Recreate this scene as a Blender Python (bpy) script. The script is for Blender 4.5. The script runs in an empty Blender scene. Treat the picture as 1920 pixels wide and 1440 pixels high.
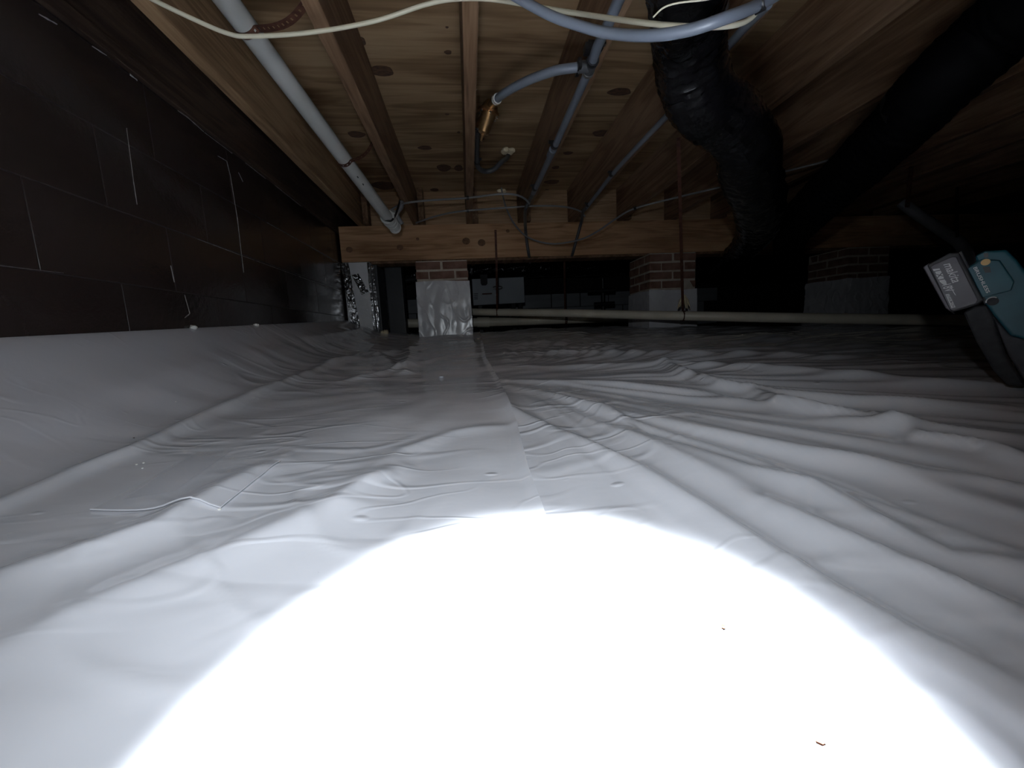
import bpy, bmesh, math, random
import numpy as np
from mathutils import Vector, Matrix

random.seed(7)
S = bpy.context.scene
COL = S.collection

# ------------------------------------------------------------------ camera
# All coordinates below are metres measured from the camera's own height; ZO lifts
# everything so that the near floor lies at about z = 0.
ZO = 0.20
FPX = 721.0
YAW, PITCH, ROLL = math.radians(6.0), math.radians(7.55), 0.05
Fw = np.array([math.sin(YAW)*math.cos(PITCH), math.cos(YAW)*math.cos(PITCH), -math.sin(PITCH)])
_r = np.array([math.cos(YAW), -math.sin(YAW), 0.0])
_u = np.cross(_r, Fw)
Rt = _r*math.cos(ROLL) - _u*math.sin(ROLL)
Up = _u*math.cos(ROLL) + _r*math.sin(ROLL)
cam_data = bpy.data.cameras.new('camera')
cam_data.sensor_fit = 'HORIZONTAL'
cam_data.sensor_width = 36.0
cam_data.lens = 36.0*FPX/1920.0
cam_data.clip_start = 0.02
cam = bpy.data.objects.new('camera', cam_data)
COL.objects.link(cam)
cam.matrix_world = Matrix(((Rt[0], Up[0], -Fw[0], 0), (Rt[1], Up[1], -Fw[1], 0), (Rt[2], Up[2], -Fw[2], ZO), (0, 0, 0, 1)))
S.camera = cam

# ------------------------------------------------------------------ world, lights, exposure
W = bpy.data.worlds.new('world'); S.world = W; W.use_nodes = True
W.node_tree.nodes['Background'].inputs['Color'].default_value = (0.6, 0.7, 0.9, 1)
W.node_tree.nodes['Background'].inputs['Strength'].default_value = 0.0015
S.view_settings.view_transform = 'Standard'
S.view_settings.look = 'None'
S.view_settings.exposure = 0.0
S.view_settings.gamma = 1.0
S.view_settings.use_curve_mapping = False

def spot(name, loc, target, power, angle, blend, radius, color):
    l = bpy.data.lights.new(name, 'SPOT'); l.energy = power; l.spot_size = math.radians(angle)
    l.spot_blend = blend; l.shadow_soft_size = radius; l.color = color
    o = bpy.data.objects.new(name, l); COL.objects.link(o)
    a = Vector((loc[0], loc[1], loc[2]+ZO)); b = Vector((target[0], target[1], target[2]+ZO))
    o.location = a; o.rotation_euler = (b-a).to_track_quat('-Z', 'Y').to_euler()
    return o
# the head torch worn just above the camera: a wide spill and a bright core
LAMP = (-0.03, -0.04, 0.15)
spot('headlamp_beam', LAMP, (0.010, 0.125, -0.20), 390.0, 54.5, 0.55, 0.012, (0.88, 0.95, 1.0))
spot('headlamp_spill', LAMP, (-0.03, 1.0, -0.16), 17.0, 136, 1.0, 0.012, (0.87, 0.94, 1.0))

# ------------------------------------------------------------------ pixel helpers (1920 x 1440 frame)
def ray(x, y): return Fw + Rt*(x-960)/FPX + Up*(720-y)/FPX
def onZ(x, y, z): v = ray(x, y); return v*(z/v[2])
def onY(x, y, Y): v = ray(x, y); return v*(Y/v[1])
def onX(x, y, X): v = ray(x, y); return v*(X/v[0])
def PD(x, y, d): return ray(x, y)*d

# ------------------------------------------------------------------ materials
MATS = {}
def new_mat(name):
    m = bpy.data.materials.new(name); m.use_nodes = True
    nt = m.node_tree; b = nt.nodes['Principled BSDF']
    return m, nt, b
def N(nt, t, **kw):
    n = nt.nodes.new(t)
    for k, v in kw.items(): setattr(n, k, v)
    return n
def ramp(nt, stops):
    r = N(nt, 'ShaderNodeValToRGB')
    e = r.color_ramp.elements
    while len(e) < len(stops): e.new(0.5)
    for i, (p, c) in enumerate(stops):
        e[i].position = p; e[i].color = (c[0], c[1], c[2], 1)
    return r
def coords(nt, scale, kind='Object', rot=(0, 0, 0)):
    t = N(nt, 'ShaderNodeTexCoord'); mp = N(nt, 'ShaderNodeMapping')
    mp.inputs['Scale'].default_value = scale; mp.inputs['Rotation'].default_value = rot
    nt.links.new(t.outputs[kind], mp.inputs['Vector'])
    return mp.outputs['Vector']
def mat(name, c1, c2=None, rough=0.5, metal=0.0, scale=(8, 8, 8), bump=0.0, bscale=None, spec=0.5, coat=0.0, lo=0.35, hi=0.65, rough2=None, detail=4):
    if name in MATS: return MATS[name]
    m, nt, b = new_mat(name)
    b.inputs['Roughness'].default_value = rough; b.inputs['Metallic'].default_value = metal
    b.inputs['Specular IOR Level'].default_value = spec; b.inputs['Coat Weight'].default_value = coat
    b.inputs['Coat Roughness'].default_value = 0.12
    v = coords(nt, scale)
    n = N(nt, 'ShaderNodeTexNoise'); n.inputs['Detail'].default_value = detail; n.inputs['Scale'].default_value = 1.0
    nt.links.new(v, n.inputs['Vector'])
    r = ramp(nt, [(lo, c1), (hi, c2 or c1)])
    nt.links.new(n.outputs['Fac'], r.inputs['Fac']); nt.links.new(r.outputs['Color'], b.inputs['Base Color'])
    if rough2 is not None:
        mr = N(nt, 'ShaderNodeMapRange'); mr.inputs['To Min'].default_value = rough; mr.inputs['To Max'].default_value = rough2
        mr.inputs['From Min'].default_value = lo; mr.inputs['From Max'].default_value = hi
        nt.links.new(n.outputs['Fac'], mr.inputs['Value']); nt.links.new(mr.outputs['Result'], b.inputs['Roughness'])
    if bump:
        n2 = N(nt, 'ShaderNodeTexNoise'); n2.inputs['Detail'].default_value = 3; n2.inputs['Scale'].default_value = 1.0
        nt.links.new(coords(nt, bscale or scale), n2.inputs['Vector'])
        bp = N(nt, 'ShaderNodeBump'); bp.inputs['Strength'].default_value = 1.0; bp.inputs['Distance'].default_value = bump
        nt.links.new(n2.outputs['Fac'], bp.inputs['Height']); nt.links.new(bp.outputs['Normal'], b.inputs['Normal'])
    MATS[name] = m
    return m
def wood(name, axis, dark, mid, light, ring=1.0, rough=0.75, bump=0.0008, fine=1.0, fw=0.55):
    """grain that runs along one axis: long streaks, growth-ring bands and blotches"""
    if name in MATS: return MATS[name]
    m, nt, b = new_mat(name)
    b.inputs['Roughness'].default_value = rough; b.inputs['Specular IOR Level'].default_value = 0.25
    def sc(a, l): return tuple(l if i == axis else a for i in range(3))
    n1 = N(nt, 'ShaderNodeTexNoise'); n1.inputs['Scale'].default_value = 1; n1.inputs['Detail'].default_value = 5; n1.inputs['Distortion'].default_value = 0.8
    nt.links.new(coords(nt, sc(16*ring, 1.6*ring)), n1.inputs['Vector'])
    n2 = N(nt, 'ShaderNodeTexNoise'); n2.inputs['Scale'].default_value = 1; n2.inputs['Detail'].default_value = 4
    nt.links.new(coords(nt, sc(130*fine, 5*fine)), n2.inputs['Vector'])
    n3 = N(nt, 'ShaderNodeTexNoise'); n3.inputs['Scale'].default_value = 1; n3.inputs['Detail'].default_value = 2
    nt.links.new(coords(nt, sc(3.0, 1.2)), n3.inputs['Vector'])
    # bands: sine of stretched noise
    mul = N(nt, 'ShaderNodeMath', operation='MULTIPLY'); mul.inputs[1].default_value = 32.0
    nt.links.new(n1.outputs['Fac'], mul.inputs[0])
    sn = N(nt, 'ShaderNodeMath', operation='SINE'); nt.links.new(mul.outputs[0], sn.inputs[0])
    a1 = N(nt, 'ShaderNodeMath', operation='MULTIPLY_ADD'); a1.inputs[1].default_value = 0.12; nt.links.new(sn.outputs[0], a1.inputs[0])
    a2 = N(nt, 'ShaderNodeMath', operation='MULTIPLY_ADD'); a2.inputs[1].default_value = fw; a2.inputs[2].default_value = -fw*0.51
    nt.links.new(n2.outputs['Fac'], a2.inputs[0]); nt.links.new(a2.outputs[0], a1.inputs[2])
    a3 = N(nt, 'ShaderNodeMath', operation='ADD'); nt.links.new(a1.outputs[0], a3.inputs[0]); nt.links.new(n3.outputs['Fac'], a3.inputs[1])
    r = ramp(nt, [(0.22, dark), (0.5, mid), (0.75, light)])
    nt.links.new(a3.outputs[0], r.inputs['Fac']); nt.links.new(r.outputs['Color'], b.inputs['Base Color'])
    bp = N(nt, 'ShaderNodeBump'); bp.inputs['Distance'].default_value = bump
    nt.links.new(n2.outputs['Fac'], bp.inputs['Height']); nt.links.new(bp.outputs['Normal'], b.inputs['Normal'])
    MATS[name] = m
    return m
def clear_mat(name, tint, amount, rough):
    """clear sticky film: mostly see-through with a gloss and a slight haze"""
    if name in MATS: return MATS[name]
    m, nt, b = new_mat(name)
    b.inputs['Base Color'].default_value = (*tint, 1); b.inputs['Roughness'].default_value = rough
    b.inputs['Alpha'].default_value = amount
    MATS[name] = m
    return m

M = {
 'film': mat('white_membrane', (0.64, 0.65, 0.70), (0.72, 0.73, 0.78), 0.08, scale=(1.5, 1.5, 1.5), bump=0.0008, bscale=(14, 22, 18), spec=0.75, rough2=0.16),
 'film_wall': mat('white_wrap', (0.62, 0.62, 0.65), (0.74, 0.74, 0.77), 0.2, scale=(5, 5, 5), bump=0.0008, bscale=(9, 9, 7), rough2=0.3),
 'soil': mat('soil', (0.03, 0.022, 0.015), (0.06, 0.045, 0.03), 0.95, scale=(9, 9, 9)),
 'block': mat('coated_block', (0.026, 0.0185, 0.0165), (0.032, 0.023, 0.021), 0.14, scale=(2.2, 2.2, 3.5), bump=0.0005, bscale=(50, 50, 50), spec=0.7, rough2=0.26),
 'joint': mat('coated_joint', (0.022, 0.016, 0.015), (0.036, 0.03, 0.028), 0.5, scale=(2.6, 1.9, 2.3), bump=0.001, bscale=(60, 60, 60), lo=0.66, hi=0.78),
 'smear': mat('pale_mortar_smear', (0.20, 0.19, 0.185), (0.34, 0.32, 0.31), 0.7, scale=(40, 40, 40)),
 'ply': wood('plywood', 0, (0.135, 0.078, 0.038), (0.265, 0.172, 0.092), (0.36, 0.25, 0.145), ring=0.42, fine=0.6, fw=0.34),
 'joist': wood('joist_wood', 1, (0.095, 0.052, 0.028), (0.178, 0.104, 0.058), (0.245, 0.152, 0.09), ring=0.6),
 'joist_light': wood('joist_wood_light', 1, (0.15, 0.088, 0.044), (0.28, 0.175, 0.094), (0.38, 0.25, 0.14), ring=0.6),
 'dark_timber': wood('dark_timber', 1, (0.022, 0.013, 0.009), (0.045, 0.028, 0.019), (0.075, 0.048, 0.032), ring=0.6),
 'beam': wood('beam_wood', 0, (0.21, 0.108, 0.05), (0.43, 0.245, 0.125), (0.52, 0.32, 0.175), ring=0.6),
 'block_wood': wood('blocking_wood', 0, (0.19, 0.115, 0.06), (0.34, 0.21, 0.115), (0.44, 0.29, 0.17), ring=0.6),
 'knot': mat('knot', (0.040, 0.019, 0.010), (0.10, 0.048, 0.024), 0.8, scale=(40, 80, 40)),
 'knot_soft': mat('pale_knot', (0.10, 0.048, 0.022), (0.20, 0.105, 0.05), 0.8, scale=(60, 60, 60)),
 'brick': mat('brick', (0.16, 0.085, 0.062), (0.25, 0.145, 0.11), 0.9, scale=(14, 14, 14), bump=0.002, bscale=(90, 90, 90), spec=0.2),
 'mortar': mat('mortar', (0.46, 0.40, 0.33), (0.60, 0.54, 0.46), 0.95, scale=(20, 20, 20), bump=0.003, bscale=(80, 80, 80), spec=0.2),
 'pvc': mat('white_pvc', (0.55, 0.56, 0.54), (0.66, 0.66, 0.64), 0.42, scale=(6, 6, 6)),
 'pvc_old': mat('aged_pvc', (0.62, 0.57, 0.46), (0.78, 0.73, 0.61), 0.4, scale=(4, 4, 4)),
 'pex': mat('grey_pex', (0.125, 0.143, 0.18), (0.155, 0.175, 0.215), 0.4, scale=(5, 5, 5)),
 'pex_dark': mat('dark_grey_pipe', (0.045, 0.048, 0.054), (0.065, 0.068, 0.075), 0.45, scale=(5, 5, 5)),
 'cable': mat('cream_cable', (0.72, 0.68, 0.52), (0.78, 0.74, 0.58), 0.45, scale=(5, 5, 5)),
 'wire': mat('grey_cable', (0.15, 0.15, 0.16), (0.20, 0.20, 0.21), 0.45, scale=(5, 5, 5)),
 'black': mat('black_plastic', (0.008, 0.008, 0.009), (0.012, 0.012, 0.013), 0.4, scale=(5, 5, 5)),
 'duct': mat('black_duct_film', (0.0025, 0.0025, 0.003), (0.004, 0.004, 0.005), 0.10, scale=(6, 6, 6), bump=0.004, bscale=(26, 26, 26), spec=0.4, rough2=0.2),
 'duct_dull': mat('dull_duct_film', (0.0022, 0.0022, 0.0026), (0.003, 0.003, 0.0035), 0.65, scale=(6, 6, 6), spec=0.05),
 'steel': mat('crimp_steel', (0.5, 0.5, 0.5), (0.62, 0.62, 0.6), 0.3, metal=1.0, scale=(20, 20, 20)),
 'brass': mat('brass', (0.30, 0.17, 0.075), (0.52, 0.33, 0.16), 0.36, metal=0.9, scale=(30, 30, 30)),
 'rust': mat('rusty_strap', (0.07, 0.026, 0.016), (0.13, 0.052, 0.032), 0.6, metal=0.3, scale=(40, 40, 40)),
 'foam': mat('sprayed_foam', (0.62, 0.52, 0.34), (0.74, 0.64, 0.46), 0.8, scale=(30, 30, 30), bump=0.003, bscale=(120, 120, 120)),
 'board': mat('white_foam_board', (0.66, 0.67, 0.69), (0.78, 0.79, 0.81), 0.3, scale=(9, 9, 3)),
 'foil': mat('foil_tape', (0.22, 0.22, 0.23), (0.42, 0.42, 0.43), 0.2, metal=1.0, scale=(25, 25, 25), bump=0.004, bscale=(30, 30, 30)),
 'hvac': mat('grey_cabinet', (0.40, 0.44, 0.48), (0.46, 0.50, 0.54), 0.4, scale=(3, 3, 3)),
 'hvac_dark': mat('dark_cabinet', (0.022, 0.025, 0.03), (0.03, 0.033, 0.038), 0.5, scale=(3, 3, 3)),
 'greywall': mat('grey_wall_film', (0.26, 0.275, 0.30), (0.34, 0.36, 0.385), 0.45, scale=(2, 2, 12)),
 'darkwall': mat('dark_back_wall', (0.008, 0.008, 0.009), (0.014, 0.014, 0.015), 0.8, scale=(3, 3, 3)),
 'tape': clear_mat('clear_tape', (0.80, 0.80, 0.84), 0.28, 0.12),
 'teal': mat('teal_housing', (0.005, 0.066, 0.092), (0.008, 0.088, 0.118), 0.5, scale=(20, 20, 20)),
 'battery': mat('battery_shell', (0.022, 0.021, 0.024), (0.030, 0.029, 0.032), 0.55, scale=(30, 30, 30)),
 'battery_face': mat('battery_label', (0.115, 0.105, 0.12), (0.14, 0.13, 0.145), 0.5, scale=(30, 30, 30)),
 'rubber': mat('black_rubber', (0.025, 0.025, 0.028), (0.040, 0.040, 0.044), 0.75, scale=(60, 60, 60)),
 'grip': mat('grey_grip', (0.055, 0.055, 0.065), (0.08, 0.08, 0.09), 0.7, scale=(60, 60, 60)),
 'print': mat('white_print', (0.70, 0.70, 0.70), (0.72, 0.72, 0.72), 0.6),
 'orange': mat('orange_dot', (0.65, 0.38, 0.14), (0.72, 0.45, 0.18), 0.5),
 'crumb_orange': mat('orange_crumb', (0.10, 0.022, 0.006), (0.16, 0.045, 0.014), 0.9, scale=(200, 200, 200)),
 'crumb_dark': mat('dark_crumb', (0.03, 0.028, 0.025), (0.06, 0.05, 0.045), 0.9, scale=(200, 200, 200)),
 'crumb_pale': mat('pale_crumb', (0.75, 0.74, 0.70), (0.85, 0.84, 0.80), 0.8, scale=(200, 200, 200)),
}

def add_creases(m):
    # thin pinched creases and small dents in the plastic, finer than the mesh
    nt = m.node_tree; b = nt.nodes['Principled BSDF']
    old = b.inputs['Normal'].links[0].from_socket
    prev = old
    for sc, dist, th, rot in (((2.6, 8.0, 5.0), 0.0017, 0.045, 0.5), ((7.0, 15.0, 10.0), 0.0007, 0.05, -0.4)):
        n = N(nt, 'ShaderNodeTexNoise'); n.inputs['Scale'].default_value = 1; n.inputs['Detail'].default_value = 1.0; n.inputs['Distortion'].default_value = 0.4
        nt.links.new(coords(nt, sc, rot=(0, 0, rot)), n.inputs['Vector'])
        sub = N(nt, 'ShaderNodeMath', operation='SUBTRACT'); sub.inputs[1].default_value = 0.5; nt.links.new(n.outputs['Fac'], sub.inputs[0])
        ab = N(nt, 'ShaderNodeMath', operation='ABSOLUTE'); nt.links.new(sub.outputs[0], ab.inputs[0])
        mr = N(nt, 'ShaderNodeMapRange', interpolation_type='SMOOTHSTEP'); mr.inputs['From Min'].default_value = 0; mr.inputs['From Max'].default_value = th
        mr.inputs['To Min'].default_value = 1; mr.inputs['To Max'].default_value = 0; nt.links.new(ab.outputs[0], mr.inputs['Value'])
        k = N(nt, 'ShaderNodeTexNoise'); k.inputs['Scale'].default_value = 2.2; nt.links.new(coords(nt, (1, 1, 1)), k.inputs['Vector'])
        km = N(nt, 'ShaderNodeMapRange'); km.inputs['From Min'].default_value = 0.45; km.inputs['From Max'].default_value = 0.65; nt.links.new(k.outputs['Fac'], km.inputs['Value'])
        mu = N(nt, 'ShaderNodeMath', operation='MULTIPLY'); nt.links.new(mr.outputs['Result'], mu.inputs[0]); nt.links.new(km.outputs['Result'], mu.inputs[1])
        bp = N(nt, 'ShaderNodeBump'); bp.inputs['Distance'].default_value = dist; nt.links.new(mu.outputs[0], bp.inputs['Height'])
        nt.links.new(prev, bp.inputs['Normal']); prev = bp.outputs['Normal']
    v = N(nt, 'ShaderNodeTexVoronoi'); v.inputs['Scale'].default_value = 9.0; nt.links.new(coords(nt, (1, 1.6, 1)), v.inputs['Vector'])
    mr = N(nt, 'ShaderNodeMapRange', interpolation_type='SMOOTHSTEP'); mr.inputs['From Max'].default_value = 0.10; mr.inputs['To Min'].default_value = 1; mr.inputs['To Max'].default_value = 0
    nt.links.new(v.outputs['Distance'], mr.inputs['Value'])
    bp = N(nt, 'ShaderNodeBump'); bp.inputs['Distance'].default_value = 0.0016; nt.links.new(mr.outputs['Result'], bp.inputs['Height']); nt.links.new(prev, bp.inputs['Normal'])
    nt.links.new(bp.outputs['Normal'], b.inputs['Normal'])
add_creases(M['film'])

# ------------------------------------------------------------------ mesh and object helpers
class MB:
    """collects vertices and faces, then links them as one mesh object"""
    def __init__(s): s.v = []; s.f = []
    def add(s, verts, faces):
        o = len(s.v); s.v += [tuple(map(float, p)) for p in verts]; s.f += [tuple(i+o for i in f) for f in faces]
        return s
    def box(s, x0, x1, y0, y1, z0, z1, rot=None, c=None):
        vs = [(x, y, z) for z in (z0, z1) for y in (y0, y1) for x in (x0, x1)]
        return s.add(vs, [(0, 2, 3, 1), (4, 5, 7, 6), (0, 1, 5, 4), (2, 6, 7, 3), (0, 4, 6, 2), (1, 3, 7, 5)])
    def frame_box(s, c, ax, ay, az, hx, hy, hz):
        c = np.array(c)
        vs = [c+ax*x+ay*y+az*z for z in (-hz, hz) for y in (-hy, hy) for x in (-hx, hx)]
        return s.add(vs, [(0, 2, 3, 1), (4, 5, 7, 6), (0, 1, 5, 4), (2, 6, 7, 3), (0, 4, 6, 2), (1, 3, 7, 5)])
    def tube(s, pts, r, seg=16, caps=True):
        """r: number, list or function of arc index, or array (n, seg) of radii"""
        pts = np.array(pts, float); n = len(pts)
        t = np.gradient(pts, axis=0); t /= np.linalg.norm(t, axis=1)[:, None]
        up = np.array([0, 0, 1.0]) if abs(t[0][2]) < 0.9 else np.array([1.0, 0, 0])
        a = np.cross(t[0], up); a /= np.linalg.norm(a)
        rings = []
        for i in range(n):
            a = a - t[i]*np.dot(a, t[i]); a /= np.linalg.norm(a); b = np.cross(t[i], a)
            for k in range(seg):
                th = 2*math.pi*k/seg
                rr = r[i][k] if isinstance(r, np.ndarray) and r.ndim == 2 else (r[i] if hasattr(r, '__len__') else r)
                rings.append(pts[i]+(a*math.cos(th)+b*math.sin(th))*rr)
        f = [(i*seg+k, i*seg+(k+1) % seg, (i+1)*seg+(k+1) % seg, (i+1)*seg+k) for i in range(n-1) for k in range(seg)]
        if caps: f += [tuple(range(seg))[::-1], tuple((n-1)*seg+k for k in range(seg))]
        return s.add(rings, f)
    def cyl(s, a, b, r0, r1=None, seg=20):
        a = np.array(a, float); b = np.array(b, float); r1 = r0 if r1 is None else r1
        return s.tube([a, b], [r0, r1], seg)
    def prism(s, poly, o, ax, ay, az, h0, h1):
        """polygon in the ax/ay plane pushed along az from h0 to h1"""
        n = len(poly); o = np.array(o)
        vs = [o+ax*p[0]+ay*p[1]+az*h for h in (h0, h1) for p in poly]
        f = [tuple(range(n))[::-1], tuple(range(n, 2*n))]+[(i, (i+1) % n, n+(i+1) % n, n+i) for i in range(n)]
        return s.add(vs, f)

def finish(o, mat_, smooth=False, bevel=0.0, seg=2):
    o.data.materials.append(mat_)
    bm = bmesh.new(); bm.from_mesh(o.data); bmesh.ops.recalc_face_normals(bm, faces=bm.faces)
    if bevel: bmesh.ops.bevel(bm, geom=list(bm.edges), offset=bevel, segments=seg, profile=0.7, affect='EDGES', clamp_overlap=True)
    bm.to_mesh(o.data); bm.free()
    if smooth:
        for p in o.data.polygons: p.use_smooth = True
        try: o.data.set_sharp_from_angle(angle=math.radians(40))
        except Exception: pass
def root_loc(p):
    l = Vector((0, 0, 0))
    while p: l += p.location; p = p.parent
    return l
def build(mb, name, mat_, parent=None, smooth=False, bevel=0.0, seg=2):
    me = bpy.data.meshes.new(name)
    vs = np.array(mb.v)
    if parent is None:
        org = np.array([(vs[:, 0].min()+vs[:, 0].max())/2, (vs[:, 1].min()+vs[:, 1].max())/2, vs[:, 2].min()])
    else:
        org = (vs.min(0)+vs.max(0))/2
    me.from_pydata([tuple(p) for p in (vs-org)], [], mb.f); me.update()
    o = bpy.data.objects.new(name, me); COL.objects.link(o)
    w = Vector(org)
    if parent is None: o.location = w+Vector((0, 0, ZO))
    else:
        o.parent = parent; o.location = w+Vector((0, 0, ZO))-root_loc(parent)
    finish(o, mat_, smooth, bevel, seg)
    return o
def thing(name, loc, label, cat, group=None):
    o = bpy.data.objects.new(name, None); COL.objects.link(o)
    o.location = Vector((float(loc[0]), float(loc[1]), float(loc[2])+ZO)); o.empty_display_size = 0.05
    return tag(o, label, cat, group)
def tag(o, label=None, cat=None, group=None, kind=None):
    if label: o['label'] = label
    if cat: o['category'] = cat
    if group: o['group'] = group
    if kind: o['kind'] = kind
    return o
def struct(o, label=None):
    o['kind'] = 'structure'
    if label: o['label'] = label
    return o
def spline(pts, n=12):
    """Catmull-Rom through the points"""
    p = [np.array(q, float) for q in pts]; p = [2*p[0]-p[1]]+p+[2*p[-1]-p[-2]]; out = []
    for i in range(1, len(p)-2):
        for k in range(n):
            t = k/n
            out.append(0.5*((2*p[i])+(-p[i-1]+p[i+1])*t+(2*p[i-1]-5*p[i]+4*p[i+1]-p[i+2])*t*t+(-p[i-1]+3*p[i]-3*p[i+1]+p[i+2])*t**3))
    out.append(p[-2]); return np.array(out)
def resample(p, step):
    p = np.array(p); s = np.concatenate([[0], np.cumsum(np.linalg.norm(np.diff(p, axis=0), axis=1))])
    q = np.arange(0, s[-1], step); return np.stack([np.interp(q, s, p[:, k]) for k in range(3)], 1)
_rng = np.random.RandomState(3); _perm = _rng.permutation(256); _perm = np.concatenate([_perm, _perm]); _grad = _rng.uniform(0, 2*np.pi, 256)
def perlin(x, y):
    x = np.asarray(x, float); y = np.asarray(y, float)
    xi = np.floor(x).astype(int); yi = np.floor(y).astype(int); xf = x-xi; yf = y-yi
    def g(ix, iy, dx, dy):
        a = _grad[_perm[_perm[ix & 255]+(iy & 255)]]; return np.cos(a)*dx+np.sin(a)*dy
    u = xf**3*(xf*(xf*6-15)+10); v = yf**3*(yf*(yf*6-15)+10)
    n00 = g(xi, yi, xf, yf); n10 = g(xi+1, yi, xf-1, yf); n01 = g(xi, yi+1, xf, yf-1); n11 = g(xi+1, yi+1, xf-1, yf-1)
    return (n00*(1-u)+n10*u)*(1-v)+(n01*(1-u)+n11*u)*v

# ------------------------------------------------------------------ main dimensions
XW = -0.87                      # face of the block wall
ZJ, ZP = 0.797, 1.032           # underside of joists, underside of plywood
YB0, YB1 = 2.92, 3.04           # beam
ZB = 0.555
JX = [-0.722+0.3785*i for i in range(13)]
YBACK = 5.3
XR = 5.2

# ------------------------------------------------------------------ ground and membrane
def smooth01(t): t = np.clip(t, 0, 1); return t*t*(3-2*t)
def base_h(X, Y):
    X = np.asarray(X, float); Y = np.asarray(Y, float)
    h = -0.205+0.205*np.clip((Y-0.25)/2.6, 0, 1.05)**1.15
    h = h-0.02*smooth01((X-0.6)/1.5)*smooth01((Y-1.8)/1.0)
    # the sheet climbs the wall at the left
    top = 0.035+0.052*np.clip(Y-0.8, -1.5, 2.4)
    d = np.clip((X-XW), 0, None)
    k = np.exp(-(d/0.16)**1.3)
    return h*(1-k)+top*k
def floor_px(x, y):
    v = ray(x, y); lo = 0.05
    ts = np.linspace(0.08, 6.0, 3000)
    P = v[None, :]*ts[:, None]
    s = P[:, 2]-base_h(P[:, 0], P[:, 1])
    i = np.argmax(s < 0) if (s < 0).any() else len(ts)-1
    return P[i]
def poly_dist(X, Y, pts):
    d = np.full(X.shape, 9.0); side = np.zeros(X.shape); tt = np.zeros(X.shape)
    n = len(pts)-1
    for i in range(n):
        ax, ay = pts[i][:2]; bx, by = pts[i+1][:2]
        vx, vy = bx-ax, by-ay; L = vx*vx+vy*vy+1e-9
        t = np.clip(((X-ax)*vx+(Y-ay)*vy)/L, 0, 1)
        dx, dy = X-(ax+vx*t), Y-(ay+vy*t); dd = np.hypot(dx, dy)
        m = dd < d
        d = np.where(m, dd, d); side = np.where(m, np.sign(vx*dy-vy*dx), side); tt = np.where(m, (i+t)/n, tt)
    return d, side, tt
FOLDS = [  # pixel polyline, height, width on the left, width on the right of travel
 ([(-40, 975), (0, 955), (150, 887), (250, 850), (390, 778), (480, 742), (560, 712), (640, 680), (705, 650)], 0.0075, 0.016, 0.010),
 ([(1235, 684), (1290, 715), (1350, 733), (1392, 738)], 0.016, 0.03, 0.010),
 ([(1395, 735), (1460, 768), (1540, 790), (1625, 802)], 0.016, 0.04, 0.009),
 ([(1630, 799), (1720, 842), (1850, 864), (1935, 900)], 0.012, 0.03, 0.008),
 ([(930, 735), (960, 770), (1080, 830), (1200, 890), (1330, 975), (1450, 1065), (1560, 1140), (1700, 1225), (1930, 1340)], 0.010, 0.016, 0.030),
 ([(1130, 770), (1200, 820), (1400, 895), (1520, 930), (1650, 995), (1780, 1055), (1935, 1080)], 0.009, 0.014, 0.032),
 ([(1440, 960), (1560, 1020), (1680, 1075), (1935, 1190)], 0.007, 0.010, 0.022),
 ([(1400, 1290), (1470, 1370), (1540, 1450), (1600, 1520)], 0.008, 0.010, 0.018),
 ([(950, 712), (1100, 722), (1300, 742), (1420, 765)], 0.010, 0.03, 0.02),
 ([(955, 722), (1080, 758), (1250, 800), (1500, 868), (1700, 905), (1930, 935)], 0.009, 0.03, 0.022),
 ([(1000, 690), (1250, 690), (1500, 705), (1750, 725), (1930, 735)], 0.013, 0.05, 0.03),
 ([(900, 668), (1100, 664), (1350, 668), (1600, 675)], 0.010, 0.06, 0.04),
 ([(1450, 745), (1600, 760), (1930, 775)], 0.012, 0.03, 0.02),
 ([(1550, 800), (1700, 822), (1930, 840)], 0.010, 0.02, 0.02),
 ([(-30, 1110), (160, 1070), (300, 1015), (420, 940), (520, 880)], 0.010, 0.035, 0.022),
 ([(-30, 1260), (200, 1150), (420, 1060), (640, 960), (730, 890)], 0.006, 0.03, 0.03),
 ([(-30, 830), (160, 765), (300, 715), (460, 672), (600, 650)], 0.008, 0.06, 0.06),
 ([(700, 660), (760, 700), (770, 640)], 0.010, 0.03, 0.03),
 ([(600, 690), (690, 672), (770, 655), (830, 640)], 0.010, 0.03, 0.03),
 ([(640, 720), (760, 690), (850, 668)], 0.010, 0.03, 0.025),
 ([(560, 640), (660, 628), (740, 622)], 0.012, 0.04, 0.04),
 ([(680, 905), (760, 850), (850, 815), (960, 800)], 0.004, 0.02, 0.02),
 ([(620, 960), (690, 920), (760, 880)], 0.003, 0.02, 0.006),
]
FOLDW = [([floor_px(*p)[:2] for p in pl], a, w1, w2) for pl, a, w1, w2 in FOLDS]
SEAM_PX = [(903, 632), (912, 678), (935, 712), (955, 765), (970, 800), (990, 880), (1015, 950), (1050, 1060), (1090, 1200), (1130, 1400)]
SEAM = [floor_px(*p)[:2] for p in SEAM_PX]
SEAM_Y = np.array([s[1] for s in SEAM][::-1]); SEAM_X = np.array([s[0] for s in SEAM][::-1])
def seam_x(Y): return np.interp(Y, SEAM_Y, SEAM_X)
FAN = floor_px(935, 705)[:2]
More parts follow.
